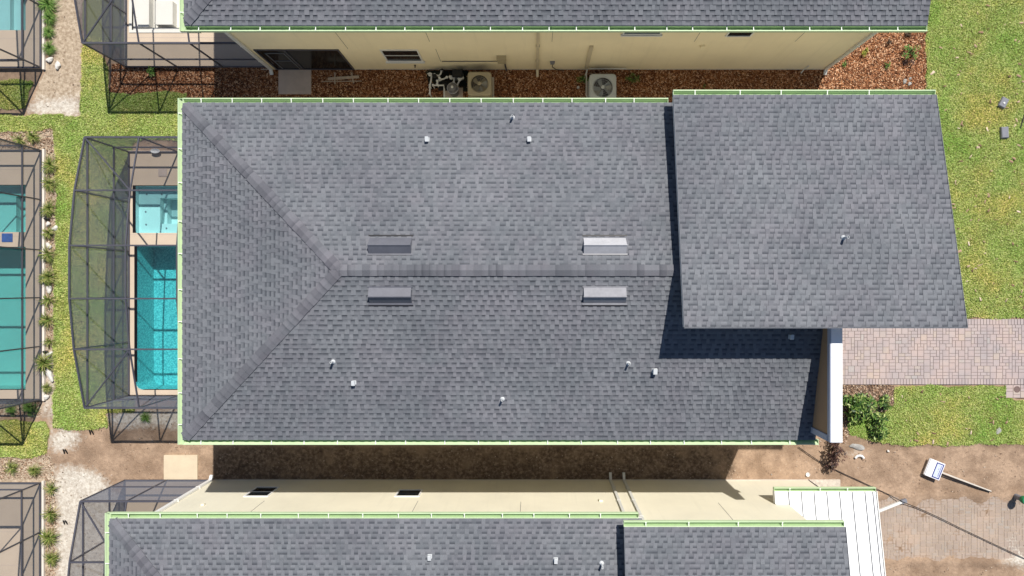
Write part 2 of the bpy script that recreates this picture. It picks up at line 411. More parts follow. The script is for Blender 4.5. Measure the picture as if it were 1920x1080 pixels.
def ground():
    xs = np.arange(-26, 22.01, .11); ys = np.arange(-15, 15.01, .11)
    xs = np.concatenate([[-900, -300, -100, -50], xs, [50, 100, 300, 900]])
    ys = np.concatenate([[-900, -300, -100, -40], ys, [40, 100, 300, 900]])
    X, Y = np.meshgrid(xs, ys); x = X.ravel(); y = Y.ravel()
    near = (np.abs(x) < 26) & (np.abs(y) < 15.2)
    dirt = ~(zone(LAWN, x, y) | zone(MULCH, x, y))
    z = np.where(near, .012 * wob(x, y, 1.7) + .02 * wob(x + 3, y, .6) * dirt, 0)
    z = z - .03
    pad = zone([P((1590, 926), (2100, 926), (2100, 1060), (1590, 1060))], x, y, .1)
    z = z + np.where(pad, .026 * (wob(x * .9 + 2, y * .8) + .5 * wob(x * 2.2, y * 2.4) - .35) + .05 * np.clip((np.abs(y + 9.08) - .95) / .3, 0, 1) + .04 * np.clip((11.9 - x) / .6, 0, 1), 0)
    z = z + .035 * zone(LAWN, x, y) * near
    nx = len(xs); ny = len(ys)
    i, j = np.meshgrid(np.arange(nx - 1), np.arange(ny - 1)); i = i.ravel(); j = j.ravel()
    f = np.stack([j * nx + i, j * nx + i + 1, (j + 1) * nx + i + 1, (j + 1) * nx + i], 1)
    cx = (xs[i] + xs[i + 1]) / 2; cy = (ys[j] + ys[j + 1]) / 2
    keep = np.ones(len(f), bool)
    for (a, b, c, d) in HOLES:
        keep &= ~((cx > a - .1) & (cx < b + .1) & (cy > c - .1) & (cy < d + .1))
    m = Mat('bare ground', .95, 0, .15)
    n1 = m.noise(1.1, 6, .65); n2 = m.noise(9, 5, .7); n3 = m.noise(60, 3, .7)
    dirt_c = m.mix(m.ramp(n1, [(.40, (0,)), (.60, (1,))]), (.265, .178, .118), (.47, .33, .228))
    dirt_c = m.mix(m.ramp(n2, [(.35, (0,)), (.7, (.6,))]), dirt_c, (.235, .165, .115))
    dirt_c = m.mix(m.ramp(n3, [(.55, (0,)), (.75, (.7,))]), dirt_c, (.56, .44, .33))
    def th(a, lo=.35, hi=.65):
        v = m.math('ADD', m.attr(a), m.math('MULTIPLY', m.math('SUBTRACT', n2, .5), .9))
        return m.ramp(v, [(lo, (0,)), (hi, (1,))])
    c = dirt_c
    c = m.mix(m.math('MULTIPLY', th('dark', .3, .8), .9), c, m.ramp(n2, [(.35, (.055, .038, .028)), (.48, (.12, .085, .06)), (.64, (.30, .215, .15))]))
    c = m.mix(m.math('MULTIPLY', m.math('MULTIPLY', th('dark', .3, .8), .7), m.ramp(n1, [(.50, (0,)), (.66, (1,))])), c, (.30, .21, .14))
    c = m.mix(th('tan'), c, m.ramp(n2, [(.35, (.30, .225, .155)), (.65, (.56, .46, .345))]))
    c = m.mix(th('sand', .2, .8), c, m.ramp(n2, [(.3, (.42, .355, .285)), (.55, (.62, .57, .49)), (.7, (.74, .69, .61))]))
    c = m.mix(th('mulch'), c, m.ramp(n3, [(.35, (.05, .02, .012)), (.65, (.17, .065, .03))]))
    c = m.mix(th('brown'), c, m.ramp(n3, [(.35, (.07, .045, .035)), (.65, (.22, .15, .11))]))
    c = m.mix(th('lawn'), c, m.ramp(n3, [(.35, (.09, .105, .025)), (.65, (.25, .27, .07))]))
    m.color(c)
    h = m.math('ADD', m.math('MULTIPLY', n2, 1.0), m.math('MULTIPLY', n3, .5))
    m.bump(h, .8, .04)
    o = np_mesh('ground', np.stack([x, y, z], 1), f[keep], m.m, smooth=True)
    for nm, pl, rad in (('lawn', LAWN, .05), ('mulch', MULCH, .06), ('brown', BROWN, .08), ('tan', TAN + TANB, .12), ('sand', SAND, .38), ('dark', DARK_SOIL_SHADE, .25)):
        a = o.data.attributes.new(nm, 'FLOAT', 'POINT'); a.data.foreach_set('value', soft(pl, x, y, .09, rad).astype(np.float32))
    tag(o, kind='structure')
ground()

def scatter_pts(polys, dens, box, amp=.07, excl=None):
    x0, x1, y0, y1 = box
    n = int((x1 - x0) * (y1 - y0) * dens)
    x = RNG.uniform(x0, x1, n); y = RNG.uniform(y0, y1, n)
    k = zone(polys, x, y, amp)
    if excl is not None: k &= ~excl(x, y)
    return x[k], y[k]

# houses' footprints keep loose stuff out
def foot(x, y):
    return (((x > -9.9) & (x < 11.0) & (y > -.7) & (y < 5.04)) | ((x > -9.9) & (x < 8.4) & (y > -4.1) & (y < 5.04)) |
            ((x > -9.84) & (x < 10.96) & (y > 8.16)) | ((x > -12.1) & (x < 10.3) & (y < -7.24)) |
            ((x > -15.2) & (x < -9.8) & (y > -4.15) & (y < 5.12)))
def hidden(x, y):      # ground that no view near the drone reaches: right under the houses' middles
    return ((x > -9.0) & (x < 9) & (y > -3.2) & (y < 4.2))

def blades(name, x, y, hgt, wid, mat, lean=1.0, z0=.0):
    n = len(x); a = RNG.uniform(0, 2 * np.pi, n); l = hgt * RNG.uniform(.5, 1.25, n); q = RNG.uniform(.25, 1.1, n) * lean
    dx = np.cos(a); dy = np.sin(a); wx = -dy * wid / 2; wy = dx * wid / 2
    ha = RNG.uniform(.6, 1.4, n)
    wx = wx * ha; wy = wy * ha
    o = np.stack([x, y, np.full(n, z0)], 1)
    mid = o + np.stack([dx * l * q * .45, dy * l * q * .45, l * .75], 1)
    tip = o + np.stack([dx * l * q, dy * l * q, l * np.clip(1.1 - .5 * q, .2, 1)], 1)
    W = np.stack([wx, wy, np.zeros(n)], 1)
    v = np.stack([o - W, o + W, mid + W * .8, mid - W * .8, tip + W * .15, tip - W * .15], 1).reshape(-1, 3)
    b = np.arange(n)[:, None] * 6
    f = np.concatenate([b + np.array([[0, 1, 2, 3]]), b + np.array([[3, 2, 4, 5]])], 0)
    return np_mesh(name, v, f, mat)

def grass():
    xs, ys = [], []
    for bx in ((gx(1690), gx(2060), gy(600), gy(-70)), (gx(1575), gx(2060), gy(840), gy(718)), (gx(-70), gx(360), gy(860), gy(70))):
        x, y = scatter_pts(LAWN, 3000, bx, .07, foot)
        d = RNG.uniform(0, 1, len(x)) < np.clip(.80 + .35 * wob(x * .7, y * .7), .3, 1)
        xs.append(x[d]); ys.append(y[d])
    x = np.concatenate(xs); y = np.concatenate(ys)
    o = blades('grass', x, y, .052, .017, GRASS_M, 1.25)
    tag(o, 'short yellow green lawn grass around the houses', 'grass', kind='stuff')
grass()

def chips(name, label, x, y, size, mat, z=-.022, cat='mulch'):
    n = len(x); a = RNG.uniform(0, 2 * np.pi, n); L = size * RNG.uniform(.5, 1.7, n) / 2; Wd = L * RNG.uniform(.25, .6, n)
    tz = RNG.uniform(-.4, .4, n) * L; tw = RNG.uniform(-.5, .5, n) * Wd
    ux = np.cos(a); uy = np.sin(a); zz = z + RNG.uniform(0, .022, n)
    c = np.stack([x, y, zz], 1)
    U = np.stack([ux * L, uy * L, tz], 1); V = np.stack([-uy * Wd, ux * Wd, tw], 1)
    T = np.array([[0, 0, .006]])
    v = np.stack([c - U - V, c + U - V * .8, c + U * 1.05 + V * .7, c - U + V, c - U - V * .8 + T, c + U * .9 - V * .7 + T, c + U + V * .6 + T, c - U * .95 + V * .9 + T], 1).reshape(-1, 3)
    b = np.arange(n)[:, None] * 8
    q = [(4, 5, 6, 7), (0, 1, 5, 4), (1, 2, 6, 5), (2, 3, 7, 6), (3, 0, 4, 7)]
    f = np.concatenate([b + np.array([t]) for t in q], 0)
    o = np_mesh(name, v, f, mat)
    tag(o, label, cat, kind='stuff'); return o
def loose():
    x, y = scatter_pts(MULCH, 1500, (gx(200), gx(1745), 6.6, gy(-60)), .09, foot)
    chips('bark_mulch', 'red brown bark mulch along the wall of the upper house', x, y, .055, CHIP_M)
    x, y = scatter_pts(TAN, 420, (gx(-70), gx(112), gy(1120), gy(-60)), .1)
    k = (x > -18.3) | ((y > 5.2) & (y < 8.1)) | ((y < -4.3) & (y > -7.2))
    x2, y2 = scatter_pts(BROWN, 700, (gx(1550), gx(1680), gy(836), gy(719)), .08, foot)
    chips('wood_chips', 'tan wood chips in the planting beds', np.concatenate([x[k], x2]), np.concatenate([y[k], y2]), .05, TANCHIP_M)
    def dirt(x, y): return foot(x, y) | zone(LAWN, x, y) | zone(MULCH, x, y)
    n = 60000
    x = RNG.uniform(gx(84), gx(2000), n); y = RNG.uniform(-12, 15, n)
    k = ~dirt(x, y) & (RNG.uniform(0, 1, n) < np.clip(.25 + .6 * wob(x * 1.2, y * 1.2), .04, 1))
    k &= ~((x > gx(1575)) & (y > gy(722)) & (y < gy(597)))
    k &= ~((x > 10.0) & (y > gy(1052)) & (y < gy(935)) & (RNG.uniform(0, 1, n) < .85))
    chips('soil_crumbs', 'loose crumbs and twigs scattered over the bare dirt', x[k], y[k], .035, CLOD_M, -.025, 'soil')
loose()

# ------------------------------------------------------------------ paving
def pavers(name, label, x0, x1, y0, y1, u, mat, sandm, border=True, miss=0.0, edge=None, dz0=0.0, g=.003):
    base = MB(); base.box(x0, x1, y0, y1, -.08, .012 + dz0)
    o = base.build(name, sandm); tag(o, kind='structure')
    mb = MB()
    def pv(a, b, c, d):
        cx, cy = (a + b) / 2, (c + d) / 2
        if edge and not edge(cx, cy): return
        if random.random() < miss: return
        dz = random.uniform(-.0025, .0025); h = .028 + dz + dz0; e = .006
        mb.face([(a + g + e, c + g + e, h), (b - g - e, c + g + e, h), (b - g - e, d - g - e, h), (a + g + e, d - g - e, h)])
        i = len(mb.v) - 4
        mb.v += [(a + g, c + g, .006 + dz0), (b - g, c + g, .006 + dz0), (b - g, d - g, .006 + dz0), (a + g, d - g, .006 + dz0)]
        for k in range(4):
            k2 = (k + 1) % 4
            mb.f.append((i + 4 + k, i + 4 + k2, i + k2, i + k)); mb.mi.append(0); mb.uv.append([(0, 0)] * 4)
    ya, yb = y0, y1
    if border:
        n = int((x1 - x0) / .115)
        for k in range(n):
            a = x0 + k * (x1 - x0) / n; b = a + (x1 - x0) / n
            pv(a, b, y0, y0 + .22); pv(a, b, y1 - .22, y1)
        ya += .22; yb -= .22
    nx = int((x1 - x0) / u); ny = max(2, int(round((yb - ya) / u))); uy = (yb - ya) / ny; ux = (x1 - x0) / nx
    occ = np.zeros((nx, ny), bool)
    for j in range(ny):
        for i in range(nx):
            if occ[i, j]: continue
            r = random.random(); sx, sy = ((2, 1) if r < .50 else (1, 2) if r < .64 else (2, 2) if r < .94 else (1, 1))
            while True:
                if i + sx <= nx and j + sy <= ny and not occ[i:i + sx, j:j + sy].any(): break
                if sx > 1: sx -= 1
                elif sy > 1: sy -= 1
                else: break
            occ[i:i + sx, j:j + sy] = True
            pv(x0 + i * ux, x0 + (i + sx) * ux, ya + j * uy, ya + (j + sy) * uy)
    mb.build('pavers', mat, o)
    return o
pavers('driveway', '', gx(1560), gx(2080), gy(721), gy(598), .118, PAVER_M, SANDJ)
pavers('meter_walk', '', gx(1885), gx(1960), gy(746), gy(721.6), .13, PAVER_M, SANDJ, False)
def e2(x, y):
    f = .5 + .5 * math.sin(x * 2.1 + 2 * math.sin(y * 3)) * math.sin(y * 2.7 + x)
    d = min(y - gy(1054), gy(934) - y)
    return d > .02 + .20 * f
pavers('driveway', '', gx(1590), gx(2080), gy(1054), gy(930), .112, PAVER2_M, SANDJ2, False, .0, None, -.040, .006)

# ------------------------------------------------------------------ roofs
EXPO = .142
def shingle_plane(mb, o, U, V, poly, seed):
    """courses of dimensional shingles laid over the convex polygon poly (u along the eave, v up the slope)"""
    rd = random.Random(seed); o = Vector(o); U = Vector(U).normalized(); V = Vector(V).normalized(); N = U.cross(V).normalized()
    if N.z < 0: N = -N
    def pt(u, v, h): return o + U * u + V * v + N * h
    us = [p[0] for p in poly]; vs = [p[1] for p in poly]; k = 0
    mb.face([pt(u, v, -.004) for u, v in poly], 0)
    v = min(vs)
    while v < max(vs) - .01:
        v1 = min(v + EXPO, max(vs)); vm = min(v + EXPO * .5, max(vs) - .001); xs = []
        for a, b in zip(poly, poly[1:] + poly[:1]):
            if (a[1] > vm) != (b[1] > vm): xs.append(a[0] + (b[0] - a[0]) * (vm - a[1]) / (b[1] - a[1]))
        if len(xs) >= 2:
            u, ue = min(xs), max(xs); thick = rd.random() < .5
            jit = rd.uniform(-.003, .003)
            while u < ue - .02:
                wd = rd.uniform(.08, .14) if thick else rd.uniform(.10, .17)
                u2 = min(u + wd, ue)
                if ue - u2 < .06: u2 = ue
                hb = .025 if thick else .012; ht = .008 if thick else .003
                va = v + jit; vb = v1 + .012
                fl = (0.0 if rd.random() < .8 else .3) if thick else rd.choice((1.0, 1.0, .95, .8, .5))
                i = len(mb.v)
                for (uu, vv, hh) in ((u, va, hb), (u2, va, hb), (u2, vb, ht), (u, vb, ht), (u, va, -.003), (u2, va, -.003), (u2, vb, -.003), (u, vb, -.003)):
                    mb.v.append(tuple(pt(uu, vv, hh)))
                mb.f.append((i, i + 1, i + 2, i + 3)); mb.mi.append(0); mb.uv.append([(fl, 0.01), (fl, 0.01), (fl, 1), (fl, 1)])
                for q in ((4, 5, 1, 0), (7, 4, 0, 3), (5, 6, 2, 1)):
                    mb.f.append(tuple(i + t for t in q)); mb.mi.append(0); mb.uv.append([(0, .01)] * 4)
                u = u2; thick = not thick if rd.random() < .95 else thick
        v += EXPO; k += 1

def caps(name, A, B, n1, n2, parent, seed, half=.17, step=.205):
    """overlapping cap shingles from A (low end) to B, bent over the two planes with downhill directions n1, n2"""
    rd = random.Random(seed); A = Vector(A); B = Vector(B); d = (B - A); L = d.length; d.normalize()
    n1 = Vector(n1).normalized(); n2 = Vector(n2).normalized(); n1.z *= .72; n2.z *= .72; up = Vector((0, 0, 1)); mb = MB()
    n = int(L / step)
    for k in range(n + 1):
        s0 = k * step; s1 = min(s0 + step + .05, L)
        if s1 - s0 < .03: continue
        j = rd.uniform(-.006, .006)
        a = A + d * s0; b = A + d * s1; h0 = .052; h1 = .036
        c0 = a + up * h0; c1 = b + up * h1
        l0 = a + n1 * (half + j) + up * (h0 - .012); l1 = b + n1 * (half + j) + up * (h1 - .012)
        r0 = a + n2 * (half + j) + up * (h0 - .012); r1 = b + n2 * (half + j) + up * (h1 - .012)
        fl = rd.choice((0, 0, .5, 1))
        i = len(mb.v); dn = up * .11
        mb.v += [tuple(p) for p in (c0, c1, l0, l1, r0, r1, l0 - dn, l1 - dn, r0 - dn, r1 - dn, c0 - dn)]
        for q, uvv in (((0, 1, 3, 2), [(fl, .01), (fl, .9), (fl, .9), (fl, .01)]), ((1, 0, 4, 5), [(fl, .9), (fl, .01), (fl, .01), (fl, .9)]),
                       ((2, 3, 7, 6), None), ((5, 4, 8, 9), None), ((0, 2, 6, 10), None), ((4, 0, 10, 8), None)):
            mb.f.append(tuple(i + t for t in q)); mb.mi.append(0); mb.uv.append(uvv or [(0, .01)] * 4)
    return mb.build(name, CAP, parent)

HANG = None
def gutter(house, A, B, out, z, step=.93, name='gutter', wd=.155, offs=0.0, white=False):
    """U shaped trough from A to B (xy of its inner edge), open on top, out = unit direction away from the roof"""
    A = Vector((A[0], A[1], z)); B = Vector((B[0], B[1], z)); o = Vector((out[0], out[1], 0)); d = (B - A).normalized(); L = (B - A).length
    mb = MB(); up = Vector((0, 0, 1))
    GI = [GUTTER_IN, GUTTER_LIP]
    def strip(p, q, t, h, mi):        # bar with inner/outer offset p..q across, from height t to h
        pts = [A + o * p, A + o * q, B + o * q, B + o * p]
        bot = [x + up * t for x in pts]; top = [x + up * h for x in pts]
        if (pts[1] - pts[0]).cross(pts[2] - pts[1]).z < 0: bot = bot[::-1]; top = top[::-1]
        mb.hexa(bot + top, mi)
    strip(0, .014, -.11, .012, 1)                       # back flange: thin bright line against the shingles
    strip(.014, .075, -.11, -.095, 0)                   # trough floor
    pts = [(.075, -.095), (wd - .026, -.012), (wd - .006, -.012), (wd - .006, -.11), (.075, -.11)]     # sloping front of the trough, painted pale as if lit
    ra = [A + o * p + up * q for p, q in pts]; rb = [B + o * p + up * q for p, q in pts]
    for k in range(5):
        k2 = (k + 1) % 5; mb.face([ra[k], ra[k2], rb[k2], rb[k]], 1)
    strip(wd - .028, wd, -.004, .012, 1)                # rolled front lip
    strip(wd - .006, wd, -.11, -.004, 1)
    for P0, s in ((A, 1), (B, -1)):                     # end caps
        a = P0 + o * .016; b = P0 + o * (wd - .03)
        mb.bar(a + d * s * .006 - up * .05, b + d * s * .006 - up * .05, .012, .09, 1)
    g = mb.build(name, [GUTTER_IN, GUTTER_LIP], house)
    n = max(1, int(L / step)); proto = None
    for k in range(n):
        q = A + d * (step * (k + .5) + offs + random.uniform(-.08, .08))
        if (q - A).length > L - .1: continue
        if proto is None:
            h = MB(); h.bar(q + o * .015 + up * .002, q + o * (wd - .02) + up * .002, .022, .012, 0)
            h.bar(q + o * (wd - .035) + up * .009, q + o * (wd - .035) + up * .017, .034, .03, 0)
            proto = h.build('gutter_hanger', GUTTER_W, g, loc=q)
        else:
            c = proto.copy(); C.objects.link(c); c.parent = g; c.location = q - ORG[house.name]
    return g

def downspout(house, x, yw, out, ztop, foot=True, mat=None, wd=.085, kick=.22):
    """rectangular pipe on a wall at y = yw whose outside is towards out (+1 / -1)"""
    mb = MB(); y = yw + out * .045
    mb.box(x - wd / 2, x + wd / 2, min(yw + out * .006, yw + out * .08), max(yw + out * .006, yw + out * .08), .16, ztop)
    if foot:
        mb.bar((x, yw + out * .04, .19), (x, yw + out * kick, .07), wd, .07)
    for z in (1.1, 2.6, 4.2):
        if z < ztop: mb.box(x - wd / 2 - .02, x + wd / 2 + .02, min(yw + out * .004, yw + out * .086), max(yw + out * .004, yw + out * .086), z, z + .03)
    return mb.build('downspout', mat or DOWNSPOUT, house)

def window(house, x0, x1, z0, z1, yw, out, rail=True, sill=True, gl=None):
    fr = MB(); t = .05
    a, b = sorted((yw - out * .03, yw + out * .035))
    fr.box(x0 - t, x1 + t, a, b, z1, z1 + t); fr.box(x0 - t, x1 + t, a, b, z0 - t, z0)
    fr.box(x0 - t, x0, a, b, z0, z1); fr.box(x1, x1 + t, a, b, z0, z1)
    if rail:
        zm = (z0 + z1) / 2; a2, b2 = sorted((yw - out * .02, yw + out * .02)); fr.box(x0, x1, a2, b2, zm - .022, zm + .022)
    f = fr.build('window', TRIM_WHITE, house)
    p = MB(); a3, b3 = sorted((yw + out * .004, yw + out * .010)); p.box(x0, x1, a3, b3, z0, z1); p.build('pane', gl or GLASS, f)
    if sill:
        s_ = MB(); a4, b4 = sorted((yw + out * .004, yw + out * .08)); s_.box(x0 - .1, x1 + .1, a4, b4, z0 - t - .07, z0 - t - .002); s_.build('sill', TRIM_WHITE, f)
    return f

def gooseneck(roof, p, mat=VENT_WHITE, s=1.0):
    """square hooded exhaust: flange, neck and a hood turned downhill"""
    x, y, z = p; mb = MB(); s *= .72
    mb.box(x - .09 * s, x + .09 * s, y - .085 * s, y + .085 * s, z - .03, z + .03)
    mb.box(x - .065 * s, x + .065 * s, y - .03 * s, y + .08 * s, z + .03, z + .20 * s)
    mb.hexa([(x - .07 * s, y - .115 * s, z + .10 * s), (x + .07 * s, y - .115 * s, z + .10 * s), (x + .07 * s, y - .03 * s, z + .10 * s), (x - .07 * s, y - .03 * s, z + .10 * s),
             (x - .07 * s, y - .115 * s, z + .19 * s), (x + .07 * s, y - .115 * s, z + .19 * s), (x + .07 * s, y + .09 * s, z + .235 * s), (x - .07 * s, y + .09 * s, z + .235 * s)])
    return mb.build('exhaust_hood', mat, roof, bevel=.008)
def pipe_vent(roof, p, h=.26, r=.032):
    x, y, z = p; mb = MB(); mb.lathe((x, y, z), [(.075, -.03), (.07, .02), (r + .012, .06), (r, .07), (r, h), (r - .008, h), (r - .008, h - .06)], 14)
    mb.mi = [0] * len(mb.f)
    mb.lathe((x, y, z + h - .075), [(r - .009, 0), (r - .009, .004)], 14, 1)
    return mb.build('vent_pipe', [VENT_WHITE, BLACK], roof)

def tent_vent(roof, x0, x1, ya, yr, yb, zf, mat, flange_s):
    """long attic vent like a small tent along x: north foot ya, ridge yr, south foot yb"""
    za, zb, zr = zf(ya) + .02, zf(yb) + .02, zf(yr) + (.25 if yr > .46 else .19); mb = MB()
    for side in (0,):
        i = len(mb.v)
        mb.v += [(x0, ya, za), (x1, ya, za), (x1, yr, zr), (x0, yr, zr), (x0, yb, zb), (x1, yb, zb), (x0, ya, za - .1), (x1, ya, za - .1), (x0, yb, zb - .1), (x1, yb, zb - .1)]
        for q in ((1, 0, 3, 2), (2, 3, 4, 5), (0, 6, 8, 4, 3), (7, 1, 2, 5, 9), (0, 1, 7, 6), (5, 4, 8, 9)):
            mb.f.append(tuple(i + t for t in q)); mb.mi.append(0); mb.uv.append([(0, 0)] * len(q))
    mb.bar((x0 - .01, yr, zr + .004), (x1 + .01, yr, zr + .004), .03, .012)
    o = mb.build('ridge_vent', mat, roof)
    f = MB(); e = .035
    for (a, b) in (((yb - .02, yb + .02),) if yr > .46 else ((yb - .055, yb), (ya - .02, ya + .02))):
        f.hexa([(x0 - e, min(a, b), zf(min(a, b)) + .012), (x1 + e, min(a, b), zf(min(a, b)) + .012), (x1 + e, max(a, b), zf(max(a, b)) + .012), (x0 - e, max(a, b), zf(max(a, b)) + .012),
                (x0 - e, min(a, b), zf(min(a, b)) + .034), (x1 + e, min(a, b), zf(min(a, b)) + .034), (x1 + e, max(a, b), zf(max(a, b)) + .034), (x0 - e, max(a, b), zf(max(a, b)) + .034)])
    f.build('vent_flange', VENT_GREY if yr > .46 else mat, o)
    g = MB(); y0_, y1_ = (ya - .0, ya + .06) if yr > .46 else (yb - .10, yb - .055)
    a, b = (ya + .05, ya + .085) if yr > .46 else (yb - .085, yb - .055)
    g.hexa([(x0 - e, a, zf(a) + .008), (x1 + e, a, zf(a) + .008), (x1 + e, b, zf(b) + .008), (x0 - e, b, zf(b) + .008), (x0 - e, a, zf(a) + .03), (x1 + e, a, zf(a) + .03), (x1 + e, b, zf(b) + .03), (x0 - e, b, zf(b) + .03)])
    g.build('vent_shadow_strip', BLACK, o)  # black strip drawn as the shadow line at the vent's foot
    return o

def slab(mb, pts, th, mi):
    """sheet with vertical edges under the shingles: pts 3-D loop"""
    n = len(pts); i = len(mb.v)
    mb.v += [tuple(p) for p in pts] + [(p[0], p[1], p[2] - th) for p in pts]
    for k in range(n):
        k2 = (k + 1) % n
        mb.f.append((i + k, i + k2, i + n + k2, i + n + k)[::-1]); mb.mi.append(mi); mb.uv.append([(0, 0)] * 4)
    mb.f.append(tuple(i + n + k for k in range(n))[::-1]); mb.mi.append(mi); mb.uv.append([(0, 0)] * n)

SL = .25                                  # main roofs rise
def nrm(v): return Vector(v).normalized()
def hip_roof(house, xw, xe, yn, ys, ze, seed, east_n=None, south_only=False, north_to=None, south_to=None):
    """roof with a hip at the west end and its ridge running east; returns (roof object, height function)"""
    yc = (yn + ys) / 2; hw = (yn - ys) / 2; zr = ze + SL * hw; ax = xw + hw
    c = 1 / math.sqrt(1 + SL * SL); mb = MB(); Ls = hw / c
    nt_ = north_to if north_to is not None else xe; st_ = south_to if south_to is not None else xe
    shingle_plane(mb, (xw, ys, ze), (1, 0, 0), (0, c, SL * c), [(0, 0), (st_ - xw, 0), (st_ - xw, Ls), (hw, Ls)], seed)
    shingle_plane(mb, (nt_, yn, ze), (-1, 0, 0), (0, -c, SL * c), [(0, 0), (nt_ - xw, 0), (nt_ - xw - hw, Ls), (0, Ls)], seed + 1)
    shingle_plane(mb, (xw, yn, ze), (0, -1, 0), (c, 0, SL * c), [(0, 0), (2 * hw, 0), (hw, Ls)], seed + 2)
    slab(mb, [(xw, ys, ze - .02), (st_, ys, ze - .02), (st_, yc, zr - .02), (ax, yc, zr - .02)], .16, 1)
    slab(mb, [(nt_, yn, ze - .02), (xw, yn, ze - .02), (ax, yc, zr - .02), (nt_, yc, zr - .02)], .16, 1)
    slab(mb, [(xw, yn, ze - .02), (xw, ys, ze - .02), (ax, yc, zr - .02)], .16, 1)
    roof = mb.build('roof', [SHINGLE, TRIM_WHITE], house)
    dn, dsx, dw = (0, c, -SL * c), (0, -c, -SL * c), (-c, 0, -SL * c)
    caps('hip_cap', (xw + .02, ys + .02, ze), (ax, yc, zr), nrm((1, -1, -SL * 0)) * 1 + Vector((0, 0, -SL * .0)), nrm((-1, 1, 0)), roof, seed + 3) if False else None
    # hip lines: sideways directions lie in each plane, square to the hip
    for yy, sgn in ((ys, 1), (yn, -1)):
        A = Vector((xw, yy, ze)); B = Vector((ax, yc, zr)); d = (B - A).normalized()
        nS = Vector((0, -sgn * SL, 1)).normalized(); nW = Vector((-SL, 0, 1)).normalized()
        s1 = d.cross(nS); s1 = s1 if s1.x > 0 else -s1
        s2 = d.cross(nW); s2 = s2 if s2.x < 0 else -s2
        caps('hip_cap', A + d * .12, B, s1, s2, roof, seed + 5 + sgn, .165)
    xr = max(nt_, st_) if False else min(nt_, st_)
    caps('ridge_cap', (xr, yc, zr), (ax - .05, yc, zr), dn, dsx, roof, seed + 9, .165)
    def zf(y): return ze + SL * (hw - abs(y - yc))
    return roof, zf

def shed_roof(house, x0, x1, yl, yh, zl, zh, seed):
    """single slope, low edge at yl (north), high at yh"""
    s = (zh - zl) / (yl - yh); c = 1 / math.sqrt(1 + s * s); L = (yl - yh) / c; mb = MB()
    shingle_plane(mb, (x1, yl, zl), (-1, 0, 0), (0, -c, s * c), [(0, 0), (x1 - x0, 0), (x1 - x0, L), (0, L)], seed)
    slab(mb, [(x1, yl, zl - .006), (x0, yl, zl - .006), (x0, yh, zh - .006), (x1, yh, zh - .006)], .2, 1)
    e = .016                                            # drip edge: thin pale line along the free edges
    for (a, b) in (((x0 - .012, yl, zl), (x0 - .012, yh, zh)), ((x1 + .012, yl, zl), (x1 + .012, yh, zh)), ((x0 - .02, yh - .014, zh), (x1 + .02, yh - .014, zh))):
        mb.bar((a[0], a[1], a[2] + .002), (b[0], b[1], b[2] + .002), e, .05, 2)
    r = mb.build('roof', [SHINGLE, TRIM_WHITE, SEAM_GREY], house)
    def zf(y): return zh - s * (y - yh)
    return r, zf

# ------------------------------------------------------------------ main house
def main_house():
    h = thing('house', 'grey shingled house in the middle, hip roof with four metal ridge vents', 'house', (0, 0, 0))
    mb = MB(); mb.box(-9.9, 8.14, -4.13, 5.04, -.1, 5.42); mb.build('wall', STUCCO_CREAM, h)
    roof, zf = hip_roof(h, -10.33, 8.3, 5.42, -4.50, 5.50, 21, north_to=4.5, south_to=8.30)
    gutter(h, (-10.33, 5.42), (3.98, 5.42), (0, 1), 5.46, .92)
    gutter(h, (-10.33, -4.50), (8.42, -4.50), (0, -1), 5.46, 1.02)
    gutter(h, (-10.33, 5.57), (-10.33, -4.65), (-1, 0), 5.462, 1.02)
    # upper block with its single slope
    mb = MB()
    mb.hexa([(4.36, -.72, 5.3), (11.02, -.72, -.1), (11.02, 5.05, -.1), (4.36, 5.05, 5.3), (4.36, -.72, 7.24), (11.02, -.72, 7.24), (11.02, 5.05, 6.02), (4.36, 5.05, 6.02)])
    mb.f = mb.f[:]; mb.build('upper_wall', STUCCO_CREAM, h)
    b, zb = shed_roof(h, 4.0, 11.46, 5.47, -1.07, 6.15, 7.55, 44)
    gutter(h, (3.99, 5.47), (11.48, 5.47), (0, 1), 6.12, 1.25)
    # parapet beside the entry
    mb = MB(); mb.box(8.17, 8.46, -4.24, -.74, -.1, 6.82); p = mb.build('parapet', STUCCO_BROWN, h)
    mb = MB(); mb.box(8.14, 8.165, -4.27, -1.0, 6.70, 6.87, 0); mb.box(8.13, 8.165, -4.27, -4.10, 5.4, 6.69, 0); mb.box(8.17, 8.47, -4.275, -4.245, 2.5, 6.87, 0)
    mb.build('trim', TRIM_GREY, p)
    mb = MB(); mb.box(8.168, 8.475, -4.26, -1.93, 6.825, 6.885); mb.box(8.168, 8.475, -1.926, -1.0, 6.825, 6.885); mb.build('coping', METAL_WHITE, p)
    # attic vents
    for (x, mat) in ((-4.57, VENT_GREY), (1.40, VENT_LIGHT)):
        tent_vent(roof, x, x + 1.18, 1.37, 1.16, .91, zf, mat, False)
        tent_vent(roof, x, x + 1.18, .0, -.27, -.45, zf, VENT_MID if mat is VENT_LIGHT else mat, True)
    def on(px, py, f):
        z = 6.2
        for _ in range(6): z = f(at(px, py, z).y)
        return at(px, py, z)
    for px, py in ((801, 262), (992, 262), (664, 717), (1482, 631)): gooseneck(roof, on(px, py, zf))
    gooseneck(roof, on(1227, 695, zf), VENT_WHITE, 1.15)
    for px, py in ((961, 221), (625, 678), (1178, 681), (942, 748)): pipe_vent(roof, on(px, py, zf))
    pipe_vent(b, on(1581, 446, zb), .3, .036)
main_house()

